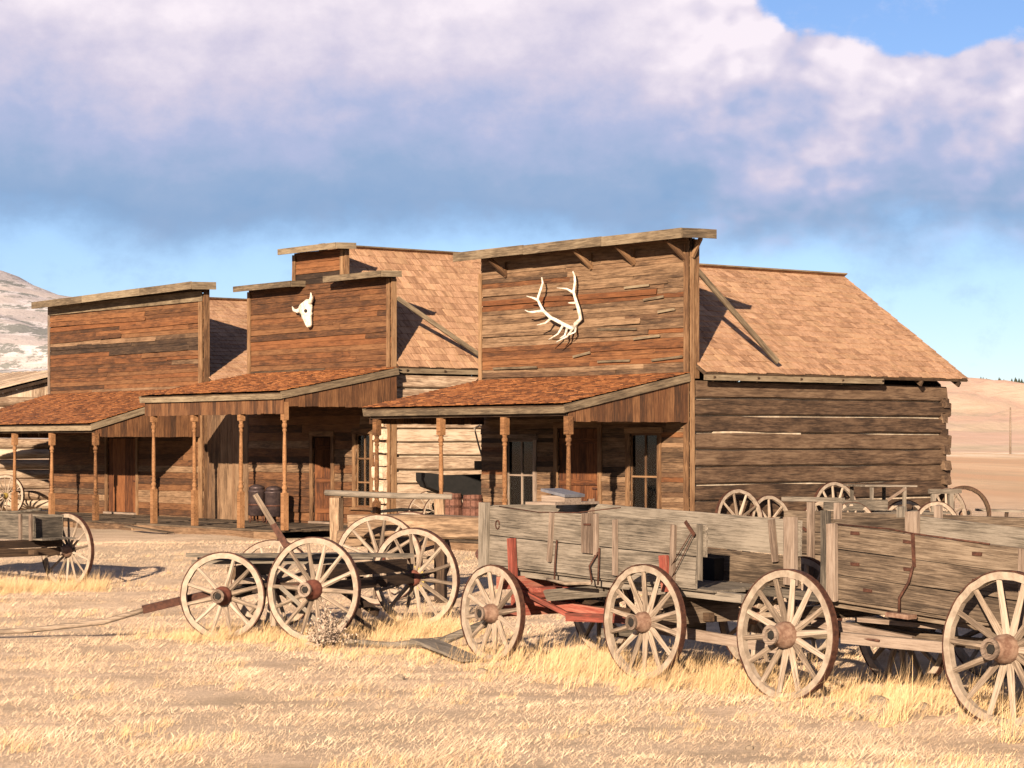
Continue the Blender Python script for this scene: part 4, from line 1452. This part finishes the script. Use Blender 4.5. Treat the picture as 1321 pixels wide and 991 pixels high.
def build_small_cart():
    p = to_world(2.0, 3.1)
    r = W('seat_cart', 'small grey cart with a slatted seat frame beside the log wall', 'cart', (p.x, p.y), STREET + 70)
    for x, y, o in ((-.85, -.62, -1), (.95, -.62, -1), (-.85, .68, 1), (.95, .68, 1)):
        wheel(r, (x, y, .48), (0, o, .03), .98, 12, 'hub_rust', spoke_r=.02, hub_r=.08)
    for x in (-.85, .95):
        beam('axle', r, (x, -.6, .48), (x, .66, .48), .09, .08, 'siding_dark')
        beam('bolster', r, (x, -.5, .62), (x, .55, .62), .2, .1, 'wagon_grey')
    for y in (-.45, 0, .45):
        beam('bed_plank', r, (-1.4, y, .74), (1.35, y, .74), .05, .36, 'wagon_grey')
    beam('side_board', r, (-1.45, -.62, .92), (-.1, -.62, .90), .2, .03, 'wagon_grey')
    for x in (-.35, .35):
        for y in (-.45, .4):
            beam('seat_leg', r, (x, y, .76), (x, y, 1.24), .06, .05, 'wagon_grey', up=(1, 0, 0))
    for y in (-.40, -.2, .0, .2, .4):
        beam('seat_slat', r, (-.5, y, 1.27), (.62, y, 1.26), .03, .14, 'wagon_grey')
    beam('seat_brace', r, (-.35, -.48, .8), (.35, -.48, 1.22), .05, .03, 'wagon_pale')
    beam('hoop', r, (.9, -.6, .76), (.9, -.6, 1.12), .09, .06, 'wagon_grey', up=(1, 0, 0))
    beam('hoop', r, (1.28, -.6, .76), (1.28, -.6, 1.12), .09, .06, 'wagon_grey', up=(1, 0, 0))
    beam('hoop_rail', r, (.8, -.6, 1.16), (1.5, -.6, 1.16), .09, .07, 'wagon_grey')


build_small_cart()


# ---- buggy in the gap between the near store and the stepped house ----
def build_buggy():
    p = to_world(-7.85, .75)
    r = W('black_buggy', 'black buggy with bare top bows standing between the two houses', 'buggy', (p.x, p.y), STREET + 68)
    for x, y, d, o in ((-.85, -.68, 1.06, -1), (.75, -.68, 1.18, -1), (-.85, .68, 1.06, 1), (.75, .68, 1.18, 1)):
        wheel(r, (x, y, d / 2 - .01), (0, o, .02), d, 14, 'black_leather', wood_mat='wheel_wood', rim_w=.03, rim_h=.035, hub_r=.06, spoke_r=.014, hub_l=.2)
    for x, z in ((-.85, .53), (.75, .58)):
        beam('axle', r, (x, -.66, z), (x, .66, z), .06, .06, 'black_leather')
        tube('spring', r, [(x, -.3, z + .04), (x, -.5, z + .2), (x, -.2, z + .36), (x, .2, z + .36), (x, .5, z + .2), (x, .3, z + .04)], [.025] * 6, 'black_leather', 6)
    vs, fs = [], []
    sec = [(-1.25, 1.28, 1.46), (-1.15, 1.14, 1.46), (-.7, .98, 1.40), (.2, .95, 1.42), (1.0, .98, 1.55), (1.1, 1.05, 1.6)]
    for x, a, b in sec:
        vs += [(x, -.42, a), (x, .42, a), (x, .45, b), (x, -.45, b)]
    fs = [(0, 3, 2, 1)] + [(i * 4 + k, i * 4 + (k + 1) % 4, i * 4 + 4 + (k + 1) % 4, i * 4 + 4 + k) for i in range(5) for k in range(4)] + [(20, 21, 22, 23)]
    link('body', mesh('body', vs, fs), r, None, 'black_leather')
    V, F = merge([box_geo(.5, .9, .18, 2, .01, c=(.35, 0, 1.62)), box_geo(.14, .9, .5, 2, .01, c=(.66, 0, 1.86))])
    link('seat', mesh('seat', V, F), r, None, 'black_leather')
    for k, (dx, h) in enumerate(((-.25, 2.5), (.1, 2.62), (.5, 2.62))):
        tube('top_bow', r, [(.35, -.47, 1.6), (.35 + dx * .6, -.48, 2.1), (.35 + dx, -.44, h - .05), (.35 + dx, 0, h), (.35 + dx, .44, h - .05), (.35 + dx * .6, .48, 2.1), (.35, .47, 1.6)], [.022] * 7, 'black_leather' if k else 'canvas', 6)
    vs = [(.45, -.46, 2.6), (.45, .46, 2.6), (.95, .46, 2.54), (.95, -.46, 2.54), (.97, -.46, 1.9), (.97, .46, 1.9)]
    link('torn_top', mesh('torn_top', vs, [(0, 1, 2, 3), (3, 2, 5, 4)]), r, None, 'canvas')
    for s in (-.35, .35):
        tube('shaft', r, [(-.85, s, .62), (-1.6, s, .66), (-2.3, s * .9, .60)], [.022] * 3, 'black_leather', 6)


build_buggy()

# ------------------------------------------------------------------ smaller things


def build_milk_can(x, y, label, h=.92, d=.42):
    p = to_world(x, y)
    r = thing('boiler_can', label, 'can', (p.x, p.y, DECK_Z), STREET)
    vs, fs = lathe_geo([(d * .40, .16), (d * .5, .18), (d * .5, h * .80), (d * .52, h * .81), (d * .52, h * .83), (d * .48, h * .84), (d * .44, h * .88)], 20)
    link('body', mesh('body', vs, fs, True), r, None, 'can_metal')
    vs, fs = lathe_geo([(d * .46, h * .881), (d * .47, h * .91), (d * .38, h * .955), (d * .12, h), (.02, h)], 20)
    link('lid', mesh('lid', vs, fs, True), r, None, 'can_metal')
    vs, fs = lathe_geo([(d * .515, h * .45), (d * .52, h * .46), (d * .52, h * .48), (d * .515, h * .49)], 20)
    link('hoop', mesh('hoop', vs, fs, True), r, None, 'rust')
    for k in range(3):
        a = 2.1 * k + .4
        tube('leg', r, [(d * .34 * math.cos(a), d * .34 * math.sin(a), .2), (d * .46 * math.cos(a), d * .46 * math.sin(a), .0)], [.025, .02], 'rust', 6)


build_milk_can(-14.55, -.75, 'dark metal can with lid on the porch, next to the board screen')
build_milk_can(-13.72, -.8, 'dark metal can with lid on the porch, next to the open door', .90, .43)


def build_hitch_rail():
    r = W('hitch_rail', 'rough hitching rail on two squared posts before the stepped house', 'rail', (-3.55, 47.0), -24)
    beam('post', r, (0, 0, -.1), (0, 0, 1.0), .2, .2, 'log_tan', up=(1, 0, 0), nseg=3, jit=.01)
    beam('post', r, (2.35, 0, -.1), (2.35, 0, 1.0), .2, .2, 'log_tan', up=(1, 0, 0), nseg=3, jit=.01)
    tube('pole', r, [(-.25, 0, 1.10), (.6, .01, 1.07), (1.5, 0, 1.05), (2.6, -.01, 1.04)], [.06, .065, .06, .055], 'wagon_grey', 9, .06)


build_hitch_rail()


def build_barrel(x, y, label, h=.62, r0=.21):
    r = W('barrel', label, 'barrel', (x, y, DECK_Z))
    n = 14
    prof = [(r0 * .88, .02), (r0 * 1.0, h * .3), (r0 * 1.03, h * .5), (r0, h * .7), (r0 * .88, h)]
    for k in range(n):
        a0, a1 = 2 * math.pi * (k + .04) / n, 2 * math.pi * (k + .96) / n
        vs, fs = [], []
        for rr, z in prof:
            for a, q in ((a0, 0), (a1, 0), (a1, -.025), (a0, -.025)):
                vs.append(((rr + q) * math.cos(a), (rr + q) * math.sin(a), z))
        for i in range(4):
            for q in range(4):
                fs.append((i * 4 + q, i * 4 + (q + 1) % 4, i * 4 + 4 + (q + 1) % 4, i * 4 + 4 + q))
        fs += [(3, 2, 1, 0), (16, 17, 18, 19)]
        link('stave', mesh('stave', vs, fs), r, None, 'barrel_red')
    for z in (.12, .3, .72, .9):
        rr = r0 * (1.04 if .25 < z < .8 else .97)
        vs, fs = lathe_geo([(rr - .012, h * z - .02), (rr, h * z - .018), (rr, h * z + .018), (rr - .012, h * z + .02)], 20)
        link('hoop', mesh('hoop', vs, fs), r, None, 'rust')
    vs, fs = lathe_geo([(r0 * .82, h * .93), (r0 * .82, h * .95)], 16)
    link('head', mesh('head', vs, fs), r, None, 'barrel_red')


bp = to_world(-3.75, -2.95)
build_barrel(bp.x, bp.y, 'red-brown stave barrel on the porch, the one toward the buggy', .90, .21)
bp = to_world(-3.2, -2.85)
build_barrel(bp.x, bp.y, 'red-brown stave barrel on the porch, the one toward the plank door', .88, .21)

# loose wheel with yellow hub in front of the log cabin
p = to_world(-27.55, -1.0)
w = wheel(None, Vector((p.x, p.y, ground_z(p.x, p.y) + .62)), (-.35, -1, .05), 1.2, 16, 'yellow_paint', as_root=True, spoke_r=.018, hub_r=.08)
tag(w, 'pale spoked wheel with a yellow hub before the log cabin', 'wheel')

# box left on the red-geared wagon
def build_box():
    q = Vector((-.22, 26.0, 0)) + UX * .02 + VX * 1.0
    r = thing('wooden_box', 'pale shallow box with a grey tilted lid resting on the grey wagon', 'box', (q.x, q.y, 1.725), STREET + 8)
    V, F = merge([box_geo(.46, .75, .03, c=(0, 0, .02)), box_geo(.36, .28, .07, c=(0, -.02, .07))])
    link('tray', mesh('tray', V, F), r, None, 'wagon_pale')
    vs, fs = box_geo(.38, .34, .03, 1, .003)
    link('lid', mesh('lid', vs, fs), r, Matrix.Translation((0.01, -.01, .135)) @ Matrix.Rotation(R(10), 4, 'Y'), 'book_cover')


build_box()


def build_planks():
    r = thing('fallen_plank', 'split grey plank lying tilted on the grass by the front wheel', 'plank', (-.72, 26.25, ground_z(-.72, 26.25)), -66)
    beam('board', r, (-.85, 0, .16), (.65, 0, .05), .03, .28, 'wagon_grey', nseg=4, jit=.006, endjit=.05)
    beam('splinter', r, (-.5, .14, .11), (.1, .16, .06), .025, .06, 'wagon_grey', nseg=2, endjit=.03)
    r = thing('fallen_pole', 'weathered pole on the ground reaching from the running gear to the red wagon', 'pole', (-1.1, 27.4, ground_z(-1.1, 27.4)), 14)
    tube('pole', r, [(-1.1, .55, .10), (-.3, .1, .05), (.3, .0, .10), (1.0, .15, .34)], [.03, .04, .05, .05], 'wagon_grey', 7, .06)
    p = to_world(-14.4, -3.75)
    r = thing('loose_deck_board', 'loose split board on the ground against the porch edge', 'plank', (p.x, p.y, ground_z(p.x, p.y)), STREET + 12)
    beam('board', r, (-.8, 0, .16), (.7, 0, .04), .03, .22, 'deck_wood', nseg=3, jit=.006, endjit=.03)


build_planks()


def build_bench():
    x, y = 11.0, 51.5
    r = W('trestle_bench', 'grey plank trestle out on the plain past the log wall', 'bench', (x, y), -6)
    beam('top_plank', r, (-.72, 0, .62), (1.3, 0, .56), .05, .4, 'wagon_grey')
    beam('leg', r, (-.1, -.1, 0), (-.05, -.1, .58), .08, .06, 'siding_dark', up=(1, 0, 0))
    beam('leg', r, (.9, -.1, 0), (.85, -.1, .56), .08, .06, 'siding_dark', up=(1, 0, 0))
    V, F = merge([box_geo(.75, .4, .3, 3, .03, .05, c=(.15, 0, .22))])
    link('block', mesh('block', V, F), r, None, 'siding_dark')
    beam('leaning_pole', r, (1.2, -.3, 0), (.55, -.3, 1.25), .06, .05, 'wagon_grey', up=(1, 0, 0))
    r = W('utility_pole', 'slim pale pole standing far out on the plain', 'pole', (90.0, 420.0), 0)
    tube('shaft', r, [(0, 0, -.3), (0, 0, 4), (0, 0, 8.4)], [.20, .18, .14], 'wagon_pale', 8)
    beam('crossarm', r, (-1.0, 0, 7.8), (1.0, 0, 7.8), .15, .12, 'wagon_pale')


build_bench()


def build_sage(x, y, s, label):
    r = W('sagebrush', label, 'bush', (x, y), rng.uniform(0, 360))
    geos, leaves = [], []
    for i in range(70):
        a, t = rng.uniform(0, 6.28), rng.uniform(.1, 1.35)
        L = s * rng.uniform(.35, 1.0) * (1 + .35 * math.sin(2 * a + 1))
        d = Vector((math.cos(a) * math.sin(t), math.sin(a) * math.sin(t), math.cos(t)))
        p1 = d * L * .5 + Vector((rng.uniform(-.02, .02), rng.uniform(-.02, .02), .02))
        p2 = d * L + Vector((0, 0, .05 * s))
        geos.append(tube_geo([(0, 0, 0), p1, p2], [.008, .005, .002], 4))
        for k in range(38):
            c = p1.lerp(p2, rng.uniform(-.2, 1)) + Vector((rng.gauss(0, .03), rng.gauss(0, .03), rng.gauss(0, .03)))
            q = Vector((rng.gauss(0, 1), rng.gauss(0, 1), rng.gauss(0.8, 1))).normalized() * rng.uniform(.022, .042)
            w_ = q.cross(Vector((rng.gauss(0, 1), rng.gauss(0, 1), rng.gauss(0, 1)))).normalized() * .009
            leaves.append(([c - w_, c + w_, c + q], [(0, 1, 2)]))
    V, F = merge(geos)
    link('stems', mesh('stems', V, F), r, None, 'siding_grey')
    V, F = merge(leaves)
    link('foliage', mesh('foliage', V, F), r, None, 'sage_leaf')


build_sage(-2.2, 27.5, .42, 'grey dry sagebrush growing against the rear gear wheel')


def build_stones():
    spots = [(-.33, 24.6, .055), (-1.15, 23.6, .05), (3.0, 20.4, .05), (3.35, 21.3, .075), (3.7, 21.0, .06), (.6, 19.4, .035), (-2.5, 21.2, .03), (1.9, 18.6, .03)]
    for i, (x, y, s) in enumerate(spots):
        vs, fs = [], []
        rows, K = 5, 8
        for j in range(rows + 1):
            ph = math.pi * j / rows
            for k in range(K):
                t = 2 * math.pi * k / K
                q = 1 + rng.uniform(-.18, .18)
                vs.append((s * 1.3 * math.sin(ph) * math.cos(t) * q, s * math.sin(ph) * math.sin(t) * q, s * .75 * math.cos(ph) * q + s * .35))
        for j in range(rows):
            for k in range(K):
                fs.append((j * K + k, (j + 1) * K + k, (j + 1) * K + (k + 1) % K, j * K + (k + 1) % K))
        o = link('stone', mesh('stone', vs, fs), None, Matrix.Translation((x, y, ground_z(x, y))), 'stone')
        if i == 3:
            tag(o, 'larger flat stone in the grass behind the brown wagon front wheel', 'stone', 'stones in the dry grass')
        elif i == 4:
            tag(o, 'rounded stone beside the larger flat stone under the brown wagon', 'stone', 'stones in the dry grass')
        else:
            tag(o, 'fist-sized pale stone half sunk in the open dry grass', 'stone', 'stones in the dry grass')


build_stones()


# ------------------------------------------------------------------ dry grass
def build_grass():
    g = np.random.default_rng(5)

    def blades(name, xs, ys, h, w, lean_dir, lean, mat):
        n = len(xs)
        z = np.array([ground_z(a, b) for a, b in zip(xs, ys)]) - .01
        face = g.uniform(-.9, .9, n)
        bx, by = np.cos(face) * w / 2, np.sin(face) * w / 2
        tx = xs + np.cos(lean_dir) * h * np.sin(lean)
        ty = ys + np.sin(lean_dir) * h * np.sin(lean)
        tz = z + h * np.cos(lean)
        V = np.empty((n, 3, 3), np.float32)
        V[:, 0] = np.stack([xs - bx, ys - by, z], 1)
        V[:, 1] = np.stack([xs + bx, ys + by, z], 1)
        V[:, 2] = np.stack([tx, ty, tz], 1)
        me = bpy.data.meshes.new(name)
        me.vertices.add(n * 3)
        me.vertices.foreach_set('co', V.ravel())
        me.loops.add(n * 3)
        me.loops.foreach_set('vertex_index', np.arange(n * 3, dtype=np.int32))
        me.polygons.add(n)
        me.polygons.foreach_set('loop_start', np.arange(0, n * 3, 3, dtype=np.int32))
        me.update(calc_edges=True)
        o = link(name, me, None, None, mat)
        o['kind'] = 'stuff'
        return o

    # short matted turf, thinning out with distance
    N = 640000
    y = 14.5 + (50 - 14.5) * g.random(N) ** 1.25
    x = (g.random(N) * 2 - 1) * (y * .33 + 2.5)
    dens = np.array([mnoise.noise((a * .9, b * 1.6, 2)) + .6 * mnoise.noise((a * 3.1, b * 4.0, 7)) for a, b in zip(x, y)])
    patch = np.array([mnoise.noise((a * .33, b * .5, 11)) for a, b in zip(x, y)])
    keep = (dens + .4 * patch > -.7 + .3 * g.random(N))
    dx, dy = x - ORIGIN.x, y - ORIGIN.y
    lx = dx * UX.x + dy * UX.y
    ly = dx * VX.x + dy * VX.y
    keep &= ~((ly > -3.3) & (lx < .2))
    x, y, dens = x[keep], y[keep], dens[keep]
    n = len(x)
    h = g.uniform(.04, .12, n) * (.75 + 1.1 * np.clip(dens, -.3, .8))
    o = blades('turf_grass', x, y, h, g.uniform(.004, .0085, n), g.normal(.2, 1.3, n), g.uniform(.75, 1.45, n), 'grass_short')
    o['label'] = 'short matted straw-coloured grass covering the open ground'
    o['category'] = 'grass'

    # taller tufts under and around the wagons
    cl = []
    def along(p0, p1, n, spread, hmin, hmax):
        for _ in range(n):
            t = g.random()
            cl.append((p0[0] + (p1[0] - p0[0]) * t + g.normal(0, spread), p0[1] + (p1[1] - p0[1]) * t + g.normal(0, spread), g.uniform(hmin, hmax)))
    along((-.6, 26.3), (4.6, 19.6), 170, .60, .05, .24)
    along((.2, 26.8), (5.2, 20.4), 220, .60, .08, .34)
    along((-4.2, 28.9), (-1.0, 28.6), 170, .35, .08, .24)
    along((-1.9, 29.9), (-.6, 29.6), 110, .30, .14, .36)
    along((-9.6, 36.9), (-7.0, 37.6), 230, .45, .14, .36)
    along((-2.8, 27.6), (-.4, 26.6), 60, .30, .08, .20)
    along((-.4, 26.2), (4.6, 19.9), 60, .45, .28, .46)
    along((-4.0, 29.2), (-.8, 29.6), 40, .40, .24, .40)
    for _ in range(1500):
        yy = 15.5 + 31 * g.random() ** 1.3
        xx = g.uniform(-1, 1) * yy * .31
        q = mnoise.noise((xx * .45, yy * .6, 21))
        if q > .08:
            cl.append((xx, yy, g.uniform(.04, .09) + .12 * q))
    X, Y, Hh, D, Ln = [], [], [], [], []
    for cx, cy, ch in cl:
        k = int(g.integers(22, 48))
        sp_ = g.uniform(.03, .12); X.append(cx + g.normal(0, sp_, k)); Y.append(cy + g.normal(0, sp_, k))
        Hh.append(ch * g.uniform(.35, 1.35, k)); D.append(g.normal(.1, .8, k)); Ln.append(np.abs(g.normal(.75, .38, k)))
    X, Y, Hh, D, Ln = map(np.concatenate, (X, Y, Hh, D, Ln))
    lx = (X - ORIGIN.x) * UX.x + (Y - ORIGIN.y) * UX.y
    ly = (X - ORIGIN.x) * VX.x + (Y - ORIGIN.y) * VX.y
    k = ~((ly > -3.4) & (lx < .2))
    X, Y, Hh, D, Ln = X[k], Y[k], Hh[k], D[k], Ln[k]
    o = blades('tall_grass', X, Y, Hh, g.uniform(.003, .007, len(X)), D, Ln, 'grass_tall')
    o['label'] = 'taller golden grass tufts growing around the wagon wheels'
    o['category'] = 'grass'


build_grass()
